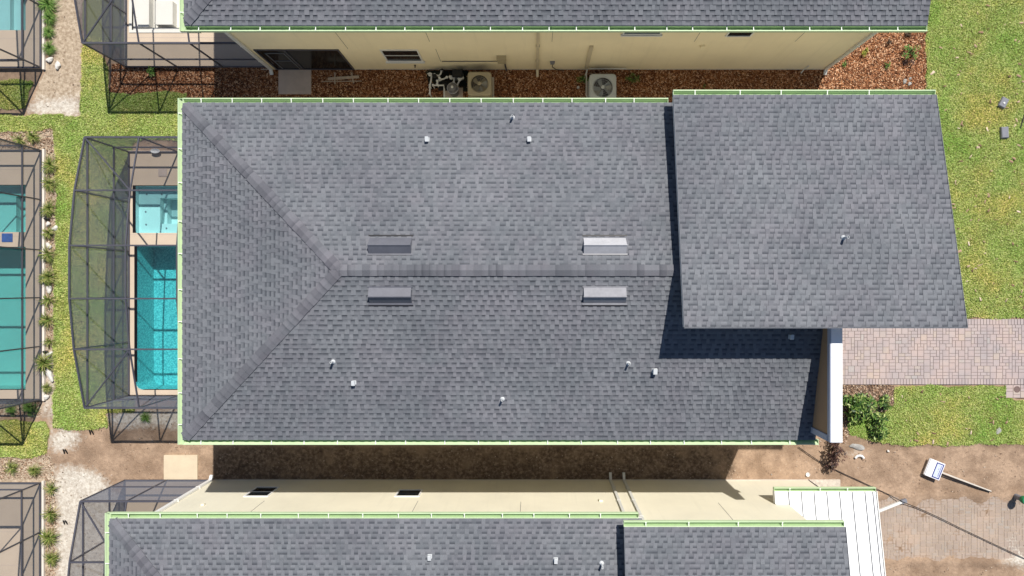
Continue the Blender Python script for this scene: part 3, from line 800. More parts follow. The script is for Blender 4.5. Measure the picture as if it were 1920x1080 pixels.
# ------------------------------------------------------------------ house above
def top_house():
    h = thing('house', 'grey shingled house along the top edge with a tan stucco side wall', 'house', (0, 0, 0))
    mb = MB(); yw = 8.16
    mb.box(-9.84, 10.96, yw, 16.5, -.1, 5.44); wl = mb.build('wall', STUCCO_TAN, h)
    roof, zf = hip_roof(h, -10.28, 11.60, 17.6, 7.70, 5.50, 61)
    gutter(h, (-10.28, 7.70), (11.62, 7.70), (0, -1), 5.46, .86)
    gutter(h, (-10.28, 7.55), (-10.28, 17.6), (-1, 0), 5.462, 1.0)
    downspout(h, -9.78, yw, -1, 5.3, mat=DOWNSPOUT, wd=.12)
    downspout(h, .15, yw, -1, 5.3, mat=DOWNSPOUT_TAN, wd=.09, kick=.30)
    downspout(h, 10.90, yw, -1, 5.3, mat=DOWNSPOUT, wd=.11)
    mb = MB(); mb.box(1.90, 2.03, yw - .07, yw - .004, .3, 2.55); mb.build('pipe_cover', DOWNSPOUT_TAN, h)
    # control joints in the stucco
    for x, z0, z1 in ((-6.35, 2.2, 5.2), (-3.45, 2.9, 5.2), (-3.35, .9, 2.2), (.62, 2.9, 5.2), (5.35, 2.9, 5.2), (8.7, 2.9, 5.2)):
        mb = MB(); mb.box(x - .006, x + .006, yw - .005, yw - .0005, z0, z1); mb.build('control_joint', BRONZE, h)
    window(h, -5.23, -4.02, 1.02, 2.10, yw, -1)
    window(h, 2.92, 4.06, 3.66, 4.9, yw, -1)
    window(h, 6.28, 7.02, 3.45, 4.6, yw, -1, False, False)
    # sliding glass door
    mb = MB(); x0, x1, z1 = -9.56, -6.74, 2.12
    for a, b, c, d in ((x0, x1, z1, z1 + .05), (x0, x1, 0.04, .09), (x0 - .05, x0, .04, z1 + .05), (x1, x1 + .05, .04, z1 + .05), (-8.62, -8.55, .09, z1)):
        mb.box(a, b, yw - .04, yw - .004, c, d)
    d = mb.build('sliding_door', BRONZE, h)
    mb = MB(); mb.box(x0, x1, yw - .012, yw - .004, .09, z1); mb.build('pane', GLASS, d)
    mb = MB()
    for a, b, c, dd in ((x0 + .22, -8.70, 1.78, 1.82), (x0 + .22, -8.70, .98, 1.02), (x0 + .20, x0 + .24, .15, 1.82), (-8.72, -8.68, .15, 1.82)): mb.box(a, b, yw - .03, yw - .014, c, dd)
    mb.build('screen_frame', SEAM_GREY, d)
    # things fixed to the wall
    mb = MB(); mb.box(-1.28, -.98, yw - .14, yw - .004, 1.05, 1.52); mb.box(-1.30, -.96, yw - .16, yw - .004, 1.52, 1.55); mb.build('electric_box', AC_BEIGE, h)
    mb = MB(); mb.tube([(-1.03, yw - .05, 1.05), (-1.03, yw - .05, .5), (-1.0, yw - .06, .05)], .03, 8); mb.tube([(-3.3, yw - .03, .98), (-1.3, yw - .03, .98)], .014, 6); mb.build('conduit', BRONZE, h)
    mb = MB(); mb.box(.62, .76, yw - .08, yw - .004, .78, .95); mb.box(.605, .775, yw - .09, yw - .004, .95, .965); mb.build('disconnect_box', BOXGREY, h)
    mb = MB(); mb.tube([(.70, yw - .05, .78), (.70, yw - .06, .45), (.85, yw - .08, .22), (1.15, yw - .08, .12)], .016, 7); mb.build('cable_whip', BLACK, h)
    mb = MB(); mb.box(5.66, 5.78, yw - .07, yw - .004, 2.42, 2.62); mb.box(5.60, 5.62, yw - .03, yw - .004, 2.5, 2.54); mb.build('wall_light', STUCCO_TAN, h)
    mb = MB(); mb.tube([(10.1, yw - .05, .55), (10.1, yw - .05, .1), (10.02, yw - .16, .04)], .022, 8); mb.build('drain_pipe', PVC, h)
    mb = MB(); mb.lathe((-4.35, yw - .02, .5), [(.03, -.03), (.03, .03)], 10); mb.tube([(-4.35, yw - .01, .5), (-4.35, yw - .1, .5)], .02, 8); mb.build('hose_tap', BLACK, h)
    mb = MB(); mb.box(-10.2, 10.96, yw - .012, yw - .002, -.05, .06); mb.build('base_strip', CURB_M, h)
top_house()

# ------------------------------------------------------------------ house below
def bottom_house():
    h = thing('house', 'grey shingled house along the bottom edge with a white metal porch roof', 'house', (0, 0, 0))
    yw = -7.24; mb = MB()
    mb.box(-12.08, 8.50, -16.2, yw, -.1, 5.44)
    mb.box(8.50, 10.30, -16.2, yw - .006, -.1, 2.62)
    mb.build('wall', STUCCO_CREAM, h)
    roof, zf = hip_roof(h, -12.48, 3.2, -6.82, -16.7, 5.50, 81, north_to=3.2, south_to=3.2)
    gutter(h, (-12.48, -6.82), (3.10, -6.82), (0, 1), 5.46, 1.0)
    gutter(h, (-12.48, -6.67), (-12.48, -16.7), (-1, 0), 5.462, 1.02)
    mb = MB(); mb.hexa([(2.95, -13, 5.2), (8.50, -13, 5.2), (8.50, yw + .012, 5.2), (2.95, yw + .012, 5.2), (2.95, -13, 7.2), (8.50, -13, 7.2), (8.50, yw + .012, 5.98), (2.95, yw + .012, 5.98)])
    mb.build('upper_wall', STUCCO_CREAM, h)
    b, zb = shed_roof(h, 2.60, 8.88, -6.84, -13.4, 6.15, 7.55, 95)
    gutter(h, (2.58, -6.84), (8.88, -6.84), (0, 1), 6.12, 1.28)
    downspout(h, -12.02, yw, 1, 5.3, mat=TRIM_WHITE, wd=.12, kick=.2)
    for x in (2.88, 3.38): downspout(h, x, yw, 1, 5.4, mat=DOWNSPOUT, wd=.09, kick=.30)
    window(h, -9.95, -9.20, 1.0, 2.02, yw, 1, True, False)
    window(h, -4.74, -3.98, 1.34, 2.02, yw, 1, False, False)
    for x, z0, z1 in ((-9.1, 2.5, 5.2), (-3.9, 2.5, 5.2), (-.42, 2.6, 5.2), (6.2, 2.7, 5.4)):
        mb = MB(); mb.box(x - .006, x + .006, yw + .0005, yw + .005, z0, z1); mb.build('control_joint', BRONZE, h)
    mb = MB(); mb.box(2.22, 2.34, yw + .004, yw + .07, 2.45, 2.62) ; mb.build('wall_light', STUCCO_CREAM, h)
    mb = MB(); mb.box(-11.0, -10.9, yw + .004, yw + .06, 2.9, 3.02); mb.build('wall_light', STUCCO_CREAM, h)
    # porch roof of standing seam panels, rising to the south
    x0, x1, yl, zl, s = 8.07, 11.44, -6.84, 2.80, .22; yh = -12.5; zh = zl + s * (yl - yh); mb = MB()
    for xa, xb, ye in ((x0, 8.50, yw + .01), (8.512, x1, yh)):
        zz = zl + s * (yl - ye)
        mb.hexa([(xa, ye, zz - .16), (xb, ye, zz - .16), (xb, yl, zl - .16), (xa, yl, zl - .16), (xa, ye, zz), (xb, ye, zz), (xb, yl, zl), (xa, yl, zl)])
    pr = mb.build('porch_roof', METAL_WHITE, h)
    mb = MB(); k = 0; x = 8.52
    while x < x1 - .2:
        mb.bar((x, yl, zl + .012), (x, yh, zh + .012), .018, .03); x += .425
    mb.bar((x1 - .11, yl, zl + .012), (x1 - .11, yh, zh + .012), .018, .03)
    mb.build('seam', SEAM_GREY, pr)
    mb = MB(); mb.bar((x1 + .012, yl + .01, zl - .06), (x1 + .012, yh, zh - .06), .022, .22); mb.build('fascia', TRIM_WHITE, pr); mb = MB(); mb.bar((x0 - .012, yl, zl - .075), (x0 - .012, yw + .01, zl - .075 + s * .4), .02, .2); mb.build('fascia', TRIM_WHITE, pr)
    g = gutter(h, (x0 - .02, yl), (x1 + .02, yl), (0, 1), zl - .03, 1.0, wd=.13)
    mb = MB(); mb.box(x1 - .35, x1 - .20, -8.6, -8.45, -.1, zl + .1); mb.build('porch_post', TRIM_WHITE, h)
    mb = MB(); mb.box(10.30, 10.33, yw - .02, yw + .015, 0, 2.6); mb.build('corner_trim', BRONZE, h)
    mb = MB(); mb.box(-12.2, 10.3, yw + .002, yw + .015, -.05, .06); mb.build('base_strip', CURB_M, h)
    def on(px, py, f):
        z = 6.2
        for _ in range(6): z = f(at(px, py, z).y)
        return at(px, py, z)
    gooseneck(roof, on(806, 1043, zf)); gooseneck(roof, on(1042, 1049, zf)); pipe_vent(roof, on(1128, 1056, zf), .34)
bottom_house()
mb = MB(); mb.box(10.34, 11.5, -7.9, -7.22, -.06, .03); tag(mb.build('porch_slab', mottled('pale gravel concrete', (.56, .49, .41), .3, 9, 50, .95, .5)), kind='structure')

# ------------------------------------------------------------------ decks and pools
def deck(name, x0, x1, y0, y1, holes, z=.08):
    xs = sorted({x0, x1, *[h[0] for h in holes], *[h[1] for h in holes]}); ys = sorted({y0, y1, *[h[2] for h in holes], *[h[3] for h in holes]})
    xs = [x for x in xs if x0 <= x <= x1]; ys = [y for y in ys if y0 <= y <= y1]
    bm = bmesh.new(); vt = {}
    def V(x, y):
        if (x, y) not in vt: vt[(x, y)] = bm.verts.new((x, y, z))
        return vt[(x, y)]
    for a, b in zip(xs, xs[1:]):
        for c, d in zip(ys, ys[1:]):
            mx, my = (a + b) / 2, (c + d) / 2
            if any(h[0] < mx < h[1] and h[2] < my < h[3] for h in holes): continue
            bm.faces.new([V(a, c), V(b, c), V(b, d), V(a, d)])
    e = [q for q in bm.edges if len(q.link_faces) == 1]
    r = bmesh.ops.extrude_edge_only(bm, edges=e)
    for v in r['geom']:
        if isinstance(v, bmesh.types.BMVert): v.co.z = -.12
    bmesh.ops.recalc_face_normals(bm, faces=bm.faces)
    me = bpy.data.meshes.new(name); bm.to_mesh(me); bm.free(); me.materials.append(DECK_M)
    o = bpy.data.objects.new(name, me); C.objects.link(o); tag(o, kind='structure')
    j = MB()                                       # saw-cut joints
    for y in np.arange(y0 + 1.1, y1, 1.25):
        if any(h[2] - .02 < y < h[3] + .02 for h in holes): continue
        j.box(x0, x1, y - .006, y + .006, z + .0005, z + .003)
    if j.v: j.build('deck_joint', CONC_PINK, o)
    return o
def basin(root, r, depth, mat, steps=(), zt=.075, corner=.0):
    x0, x1, y0, y1 = r; mb = MB(); t = .06
    mb.box(x0 - t, x1 + t, y0 - t, y1 + t, -depth - .1, -depth)
    for a in ((x0 - t, x0, y0 - t, y1 + t), (x1, x1 + t, y0 - t, y1 + t), (x0, x1, y0 - t, y0), (x0, x1, y1, y1 + t)): mb.box(*a, -depth, zt)
    for (a, b, c, d, z) in steps: mb.box(a, b, c, d, -depth + .0, z)
    return mb.build('basin', mat, root)
def fillet(root, cx, cy, sx, sy, r, mat):
    """rounds an inner corner of the pool at (cx, cy); sx, sy point into the water"""
    pts = [(cx, cy)]
    for k in range(9):
        a = math.pi / 2 * k / 8; pts.append((cx + sx * r * (1 - math.sin(a)), cy + sy * r * (1 - math.cos(a))))
    if sx * sy < 0: pass
    ar = sum(p[0] * q[1] - q[0] * p[1] for p, q in zip(pts, pts[1:] + pts[:1]))
    if ar < 0: pts = pts[::-1]
    mb = MB(); mb.prism(pts, .0, .083); mb.prism(pts, -1.3, -.001, 1); mb.build('corner_coping', mat, root)
def water(root, r, z, mat):
    mb = MB(); mb.face([(r[0], r[2], z), (r[1], r[2], z), (r[1], r[3], z), (r[0], r[3], z)]); return mb.build('water', mat, root)
def mid(r): return ((r[0] + r[1]) / 2, (r[2] + r[3]) / 2, 0)

deck('pool_deck', -15.16, -9.9, -4.14, 5.10, [POOL_MAIN, SPA_MAIN])
deck('pool_deck', -24.6, -18.38, -4.20, 5.12, [POOL_L, SPA_L])
deck('pool_deck', -24.6, -18.38, 8.18, 17.4, [SPA_TL])
deck('pool_deck', -15.3, -9.84, 8.22, 17.4, [SPA_T])
deck('pool_deck', -15.3, -12.08, -16.5, -7.26, [])
deck('pool_deck', -24.6, -18.42, -16.5, -7.34, [])

p = thing('swimming_pool', 'bright turquoise swimming pool with a rippled surface beside the middle house', 'pool', mid(POOL_MAIN))
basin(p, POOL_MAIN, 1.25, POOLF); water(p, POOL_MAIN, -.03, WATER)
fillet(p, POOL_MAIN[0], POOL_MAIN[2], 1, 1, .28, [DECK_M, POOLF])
p = thing('hot_tub', 'square pale aqua hot tub above the turquoise pool at the middle house', 'hot tub', mid(SPA_MAIN))
x0, x1, y0, y1 = SPA_MAIN
basin(p, SPA_MAIN, .95, SPAF, [(x0 + .001, -14.18, y0 + .001, y1 - .001, -.34), (-14.18, x1 - .001, y1 - .42, y1 - .002, -.345), (-14.18, x1 - .001, y0 + .002, y0 + .38, -.342), (-14.18, -14.06, y0 + .38, y1 - .42, -.62)])
water(p, SPA_MAIN, -.03, WATER_SPA)
for k, (a, b) in enumerate(((273, 397), (274, 421), (312, 428), (275, 364), (303, 364))):
    q = at(a, b, -.33); m_ = MB(); m_.lathe((q.x, q.y, -.34), [(.035, .0), (.035, .012), (.012, .02)], 10); m_.build('jet_fitting', BOXGREY, p)
p = thing('swimming_pool', 'calm pale turquoise pool behind the screen at the left edge', 'pool', mid(POOL_L))
basin(p, POOL_L, 1.1, POOLF_SOFT); water(p, POOL_L, -.03, WATER_TEAL)
p = thing('hot_tub', 'aqua hot tub above the calm pool in the middle left enclosure', 'hot tub', mid(SPA_L))
x0, x1, y0, y1 = SPA_L
basin(p, SPA_L, .9, SPAF, [(x0, -19.65, y0 + .001, y1 - .001, -.34), (-19.65, x1 - .001, y1 - .38, y1 - .001, -.345), (-19.65, -19.45, y0 + .001, y1 - .38, -.6)])
water(p, SPA_L, -.03, WATER_TEAL)
mb = MB(); mb.box(*(gx(7), gx(27), gy(454), gy(438)), .082, .10); tag(mb.build('tile_spillway', BLUE_TILE, origin=(gx(17), gy(446), 0)), 'small square of blue mosaic tile between hot tub and pool at the left edge', 'tile')
p = thing('hot_tub', 'light blue hot tub in the enclosure at the top left corner', 'hot tub', mid(SPA_TL))
x0, x1, y0, y1 = SPA_TL
basin(p, SPA_TL, .8, SPAF, [(x0, -19.85, y0 + .001, y1 - .001, -.3), (-19.85, -19.6, y0 + .001, y1 - .001, -.5)]); water(p, SPA_TL, -.03, WATER_SPA)
p = thing('hot_tub', 'empty white plaster hot tub shell beside the upper house', 'hot tub', mid(SPA_T))
x0, x1, y0, y1 = SPA_T
basin(p, SPA_T, .26, PLASTER, [(x0 + .001, x0 + .2, y0 + .001, y1, .0), (x0 + .2, x0 + .62, y0 + .12, y1, .06), (x0 + .86, x0 + 1.5, y0 + .22, y0 + 1.1, .05), (x0 + .2, x1 - .001, y0 + .001, y0 + .12, -.0)])
mb = MB()
for a in ((x0 - .10, x0, y0 - .10, y1), (x0, x1, y0 - .10, y0)): mb.box(*a, .04, .105)
mb.build('coping', PLASTER, p)

# ------------------------------------------------------------------ screen enclosures
def enclosure(label, xo, xi, yn, ys, zc, zm, fr, purl, base=.08, out=-1, brace=True, curb=True, light=False):
    SW = SCREEN_LIGHT if out > 0 else SCREEN_WALL
    """aluminium pool cage: outer wall at x = xo, open to the house at xi; fr = y of the frames between ys and yn"""
    r = thing('pool_enclosure', label, 'screen enclosure', ((xo + xi) / 2, (yn + ys) / 2, 0), 0, 'screen enclosures over the pools')
    n = len(fr); ze = zc - .12
    ysq = [yn] + list(fr) + [ys]; zs = [zc] + list(zm) + [zc]
    W, D = .046, .046
    def mem(name, a, b, w=W, h=D): mb = MB(); mb.bar(a, b, w, h); return mb.build(name, BRONZE, r)
    for y, z in zip(ysq, zs): mem('post', (xo, y, base), (xo, y, z - .03))
    for (y0_, z0_), (y1_, z1_) in zip(list(zip(ysq, zs)), list(zip(ysq, zs))[1:]):
        mem('roof_edge_beam', (xo, y0_, z0_), (xo, y1_, z1_), .05, .06)
        for x in purl: mem('purlin', (x, y0_, z0_), (x, y1_, z1_), .042, .045)
    for y, z in zip(fr, zm): mem('roof_beam', (xo + .03 * -out, y, z), (xi, y, z), .05, .065)
    for y in (yn, ys):
        mem('eave_beam', (xo, y, zc), (xi, y, zc), .06, .07)
        for x in purl: mem('post', (x, y, base), (x, y, zc - .03))
        mem('chair_rail', (xo, y, .95), (xi, y, .95), .05, .045)
        mem('bottom_rail', (xo, y, base + .03), (xi, y, base + .03), .05, .05)
    mem('eave_rail', (xo, yn, ze - .02), (xo, ys, ze - .02), .05, .05)
    mem('chair_rail', (xo, yn, 1.02), (xo, ys, 1.02), .05, .045)
    mem('bottom_rail', (xo, yn, base + .03), (xo, ys, base + .03), .05, .05)
    if brace and purl:
        x = purl[0]
        for yc_, yf, zf_ in ((yn, fr[0], zm[0]), (ys, fr[-1], zm[-1])): mem('corner_brace', (xo, yc_, zc), (x, yf, zf_), .04, .04)
    # screens: one per bay
    pts = list(zip(ysq, zs))
    for (y0_, z0_), (y1_, z1_) in zip(pts, pts[1:]):
        m1 = MB(); m1.face([(xo, y0_, base + .05), (xo, y1_, base + .05), (xo, y1_, z1_ - .03), (xo, y0_, z0_ - .03)]); m1.build('screen_panel', SW, r)
        m2 = MB(); m2.face([(xo, y0_, z0_ + .02), (xo, y1_, z1_ + .02), (xi, y1_, z1_ + .02), (xi, y0_, z0_ + .02)]); m2.build('roof_screen', SCREEN_ROOF, r)
    xs = [xo] + list(purl) + [xi]
    for y in (yn, ys):
        for a, b in zip(xs, xs[1:]):
            m3 = MB(); m3.face([(a, y, base + .05), (b, y, base + .05), (b, y, zc - .03), (a, y, zc - .03)]); m3.build('screen_panel', SW, r)
    if curb:
        m4 = MB(); e = -out * .05
        a, b = sorted((xo + out * .03, xo + out * .11)); m4.box(a, b, ys - .06, yn + .06, -.1, .075)
        m4.build('curb', CURB_M, r)
    return r
FR = (3.18, 1.35, -.38, -2.05); ZM = (3.13, 3.38, 3.38, 3.16)
e = enclosure('dark screen enclosure over the turquoise pool beside the middle house', -15.1, -9.95, 5.04, -4.07, 2.62, ZM, FR, (-13.27, -11.6), curb=False)
enclosure('screen enclosure at the top left corner of the upper house', -15.2, -9.9, 17.3, 8.22, 2.58, ZM, tuple(12.76 + q for q in (2.7, .9, -.8, -2.55)), (-13.3, -11.6), curb=False)
enclosure('screen enclosure at the left end of the lower house', -15.26, -12.1, -7.22, -16.3, 2.6, ZM, tuple(-11.76 + q for q in (2.7, .9, -.9, -2.6)), (-13.7,), curb=False)
enclosure('long screen enclosure over the pool at the middle of the left edge', -18.40, -24.6, 5.10, -4.20, 2.6, ZM, (3.26, 1.38, -.40, -2.22), (-20.2, -22.0), out=1)
enclosure('screen enclosure cut off by the top left corner of the picture', -18.40, -24.6, 17.4, 8.20, 2.6, ZM, tuple(12.8 + q for q in (2.7, .95, -.8, -2.3)), (-20.2, -22.0), out=1)
enclosure('screen enclosure at the bottom left corner of the picture', -18.42, -24.6, -7.32, -16.4, 2.6, ZM, tuple(-11.86 + q for q in (2.7, .9, -.9, -2.6)), (-20.2, -22.0), out=1)

def leaves():
    x, y = scatter_pts(LAWN[:2], 3.0, (gx(1600), gx(2000), gy(840), gy(-40)), .07, foot)
    o = chips('dry_leaves', 'dry brown leaves scattered on the right lawns', x, y, .10, TANCHIP_M, .035, 'leaves')
leaves()
# small things on the decks
mb = MB(); q = at(291, 283, .25)
mb.lathe((q.x, q.y, .19), [(.06, 0), (.17, .04), (.175, .07), (.15, .065), (.05, .03)], 24); o = mb.build('white_dish', VENT_WHITE, origin=(q.x, q.y, .08)); o.scale = (1, .5, 1)
tag(o, 'white oval dish at the north edge of the middle pool deck', 'dish')
mb = MB(); a, b = at(297, 331, .09), at(313, 316, .09); mb.box(a.x, b.x, a.y, b.y, .081, .10); mb.box(a.x + .04, b.x - .04, a.y + .04, b.y - .04, .10, .106)
tag(mb.build('deck_lid', CONC_PINK, origin=(a.x, a.y, .08)), 'square skimmer lid on the beige deck above the hot tub', 'lid')

# ------------------------------------------------------------------ pads and boards
mb = MB(); mb.box(gx(523), gx(584), gy(177), 8.145, -.08, .06); tag(mb.build('concrete_pad', CONC_PINK, origin=(gx(553), gy(153), 0), bevel=.01), 'pinkish concrete pad under the sliding door of the upper house', 'pad')
mb = MB(); mb.box(gx(308), gx(371), gy(900), gy(853), -.08, .045); tag(mb.build('concrete_pad', CONC_CREAM, origin=(gx(340), gy(876), 0), bevel=.01), 'cream concrete pad on bare dirt at the corner of the lower house', 'pad')
def board(name, label, a, b, wd, z, mat=WOOD):
    a = at(*a, z); b = at(*b, z); m_ = MB(); m_.bar(a, b, wd, .035); tag(m_.build(name, mat, origin=a), label, 'board', 'scrap boards in the mulch')
board('scrap_board', 'longest pale scrap board lying in the mulch by the concrete pad', (615, 148), (673, 144), .10, .05)
board('scrap_board', 'short scrap stick crossing the left end of the long board', (628, 136), (628, 157), .05, .085)
board('scrap_board', 'short scrap stick crossing the right end of the long board', (659, 136), (663, 156), .05, .085)
board('scrap_board', 'thin splintered lath under the crossed scrap boards', (604, 153), (678, 152), .025, .015)

# ------------------------------------------------------------------ air conditioners
def condenser(label, wd, hgt, body, blade, n_blade, guard, c, rz):
    t = thing('air_conditioner', label, 'air conditioner', c, rz, 'condensers beside the upper house')
    t.rotation_euler = (0, 0, 0)
    cx, cy = c[0], c[1]; r = wd * .36; rc = wd * .12; N = 48
    def outl(rad, grow=0):
        pts = []
        hw = wd / 2 + grow
        for k in range(N):
            a = 2 * math.pi * k / N; dx, dy = math.cos(a), math.sin(a); s = hw / max(abs(dx), abs(dy)); x, y = dx * s, dy * s
            ex, ey = abs(x) - (hw - rc), abs(y) - (hw - rc)
            if ex > 0 and ey > 0:
                L = math.hypot(ex, ey)
                if L > rc: x = math.copysign(hw - rc + ex / L * rc, x); y = math.copysign(hw - rc + ey / L * rc, y)
            pts.append((cx + x, cy + y))
        return pts
    o = outl(1); circ = [(cx + r * math.cos(2 * math.pi * k / N), cy + r * math.sin(2 * math.pi * k / N)) for k in range(N)]
    o2 = [(cx + (x - cx) * .93, cy + (y - cy) * .93) for x, y in o]
    mb = MB(); i = 0
    rings = [([(x, y, hgt - .10) for x, y in o]), ([(x, y, hgt - .025) for x, y in o]), ([(x, y, hgt) for x, y in o2]), ([(x, y, hgt + .006) for x, y in [(cx + (a - cx) * 1.06, cy + (b - cy) * 1.06) for a, b in circ]]), ([(x, y, hgt - .02) for x, y in circ]), ([(x, y, hgt - .34) for x, y in circ])]
    for q in rings: mb.v += q
    for k in range(len(rings) - 1):
        for j in range(N):
            j2 = (j + 1) % N
            mb.f.append((k * N + j, k * N + j2, (k + 1) * N + j2, (k + 1) * N + j)); mb.mi.append(1 if k == 4 else 0); mb.uv.append([(0, 0)] * 4)
    mb.f.append(tuple(5 * N + j for j in range(N))); mb.mi.append(1); mb.uv.append([(0, 0)] * N)
    top = mb.build('top_cover', [body, AC_FIN], t, smooth=False)
    mb = MB(); inn = [(cx + (x - cx) * .97, cy + (y - cy) * .97) for x, y in o]
    mb.prism(inn, .10, hgt - .345, 1)
    for k in range(9): mb.prism(o, .12 + k * (hgt - .25) / 9, .12 + k * (hgt - .25) / 9 + .02, 0)
    for x, y in ((1, 1), (-1, 1), (1, -1), (-1, -1)): mb.box(cx + x * wd * .44 - .03, cx + x * wd * .44 + .03, cy + y * wd * .44 - .03, cy + y * wd * .44 + .03, .08, hgt - .11, 0)
    mb.build('louvred_body', [body, AC_FIN], t)
    mb = MB(); mb.box(cx - wd * .56, cx + wd * .56, cy - wd * .56, cy + wd * .56, -.06, .075); mb.build('base_pad', CONC, t)
    f = MB(); zf = hgt - .13
    f.lathe((cx, cy, zf - .05), [(r * .20, 0), (r * .20, .09), (r * .12, .11)], 18)
    fo = f.build('fan', blade, t)
    for k in range(n_blade):
        a0 = 2 * math.pi * k / n_blade + .3; m_ = MB(); i = 0; na = 5; span = 2 * math.pi / n_blade * .62
        for rr in (.18, .5, .75, .95):
            for q in range(na):
                a = a0 + span * (q / (na - 1) - .5) * (.6 + .5 * rr) - rr * .35
                m_.v.append((cx + r * rr * math.cos(a), cy + r * rr * math.sin(a), zf - .045 + .09 * (q / (na - 1))))
        for u in range(3):
            for q in range(na - 1):
                m_.f.append((u * na + q, (u + 1) * na + q, (u + 1) * na + q + 1, u * na + q + 1)); m_.mi.append(0); m_.uv.append([(0, 0)] * 4)
        m_.build('fan_blade', blade if k % 3 else BLADE_LIT, fo)  # some blades painted paler, as if sunlit
    g = MB(); zg = hgt + .004
    for k in range(guard):
        a = 2 * math.pi * k / guard; g.bar((cx + .06 * math.cos(a), cy + .06 * math.sin(a), zg + .012), (cx + r * 1.03 * math.cos(a), cy + r * 1.03 * math.sin(a), zg), .007, .007)
    for q in (.33, .55, .77, .97):
        g.tube([(cx + r * q * math.cos(2 * math.pi * j / 32), cy + r * q * math.sin(2 * math.pi * j / 32), zg + .006) for j in range(33)], .0035, 4)
    g.lathe((cx, cy, zg), [(.07, 0), (.07, .016), (.05, .02)], 16)
    g.build('fan_guard', body if guard < 12 else BOXGREY, t)
    return t
condenser('beige air conditioner with dark fan blades beside the pool pump', .86, .90, AC_BEIGE, BLADE_D, 4, 5, (-1.95, 7.36, 0), 0)
condenser('light grey air conditioner with a spoked fan guard standing alone', .98, .86, AC_GREY, BLADE_D, 5, 8, (2.52, 7.24, 0), 0)
mb = MB(); mb.tube([(2.0, 8.08, .28), (1.98, 7.98, .20), (1.93, 7.86, .10), (1.88, 7.75, .02)], .028, 8); mb.tube([(2.05, 8.08, .33), (3.2, 8.08, .33), (3.45, 8.09, .3)], .022, 8)
mb.tube([(1.98, 7.9, .2), (1.97, 7.6, .25), (1.96, 7.1, .3), (2.05, 6.95, .3)], .022, 8)
tag(mb.build('refrigerant_line', DOWNSPOUT, origin=(2, 8, 0)), 'white insulated pipes running along the wall to the grey air conditioner', 'pipe')
mb = MB(); q = at(1084, 164, .02); mb.lathe((q.x, q.y, -.03), [(.05, 0), (.05, .09), (.035, .09), (.035, .05)], 16); tag(mb.build('cleanout_pipe', PVC, origin=(q.x, q.y, 0)), 'small open white pipe end left of the grey air conditioner', 'pipe')

# ------------------------------------------------------------------ pool equipment
mb = MB(); mb.box(gx(833), gx(868), 7.0, gy(165), -.08, .05); tag(mb.build('equipment_pad', CONC_PINK, origin=(-3.0, 7.3, 0)), 'small concrete pad under the grey pool filter', 'pad')
mb = MB(); mb.prism([(gx(798), gy(134)), (gx(802), gy(150)), (gx(806), gy(170)), (gx(826), gy(163)), (gx(832), gy(170)), (gx(877), gy(172)), (gx(878), 8.12), (gx(800), 8.12)][::-1], -.03, .012); tag(mb.build('ground_fabric', mottled('black ground fabric', (.012, .016, .014), .5, 9, 60, .9), origin=(-3.2, 7.6, 0)), 'black fabric laid on the ground around the pool pump', 'ground fabric')
t = thing('pool_filter', 'grey round pool filter tank beside the beige air conditioner', 'filter', (-2.95, 7.27, 0))
mb = MB(); mb.lathe((-2.95, 7.27, .05), [(.15, 0), (.17, .05), (.17, .55), (.19, .56), (.19, .60), (.17, .61), (.14, .70), (.06, .74)], 24); mb.build('tank', mottled('grey filter plastic', (.16, .16, .17), .15, 6, 40, .5), t)
mb = MB(); mb.tube([(-2.95 + .2 * math.cos(a), 7.27 + .2 * math.sin(a), .63) for a in np.linspace(0, 2 * math.pi, 25)], .014, 6); mb.build('clamp_ring', VENT_LIGHT, t)
mb = MB(); mb.lathe((-2.95, 7.27, .78), [(.05, 0), (.05, .03), (.03, .06)], 12); mb.build('gauge', PVC, t)
t = thing('pool_pump', 'black pool pump with ribbed motor on the equipment pad', 'pump', (-3.25, 7.5, 0))
mb = MB(); mb.tube([(-3.42, 7.62, .22), (-3.30, 7.55, .22), (-3.02, 7.40, .22)], [.09, .11, .10], 14); mb.tube([(-3.52, 7.68, .2), (-3.42, 7.62, .22)], [.12, .12], 16); mb.build('motor', BLACK, t)
mb = MB(); mb.lathe((-3.52, 7.70, .08), [(.11, 0), (.12, .2), (.13, .22), (.12, .27), (.05, .29)], 16); mb.build('strainer_pot', BLACK, t)
mb = MB(); mb.box(-3.55, -3.05, 7.34, 7.74, .05, .10); mb.build('foot', BLACK, t)
t = thing('pool_heater', 'small dark control box between pump and wall', 'control box', (-2.75, 7.85, 0))
mb = MB(); mb.box(-2.95, -2.62, 7.72, 7.98, .05, .55); mb.build('cabinet', BOXGREY, t, bevel=.015)
mb = MB(); mb.hexa([(-2.98, 7.69, .55), (-2.59, 7.69, .55), (-2.59, 8.0, .55), (-2.98, 8.0, .55), (-2.95, 7.72, .59), (-2.62, 7.72, .59), (-2.62, 7.97, .59), (-2.95, 7.97, .59)]); mb.build('lid', BLACK, t)
t = thing('pool_plumbing', 'tangle of white PVC pipes around the pool pump', 'pipes', (-3.4, 7.4, 0))
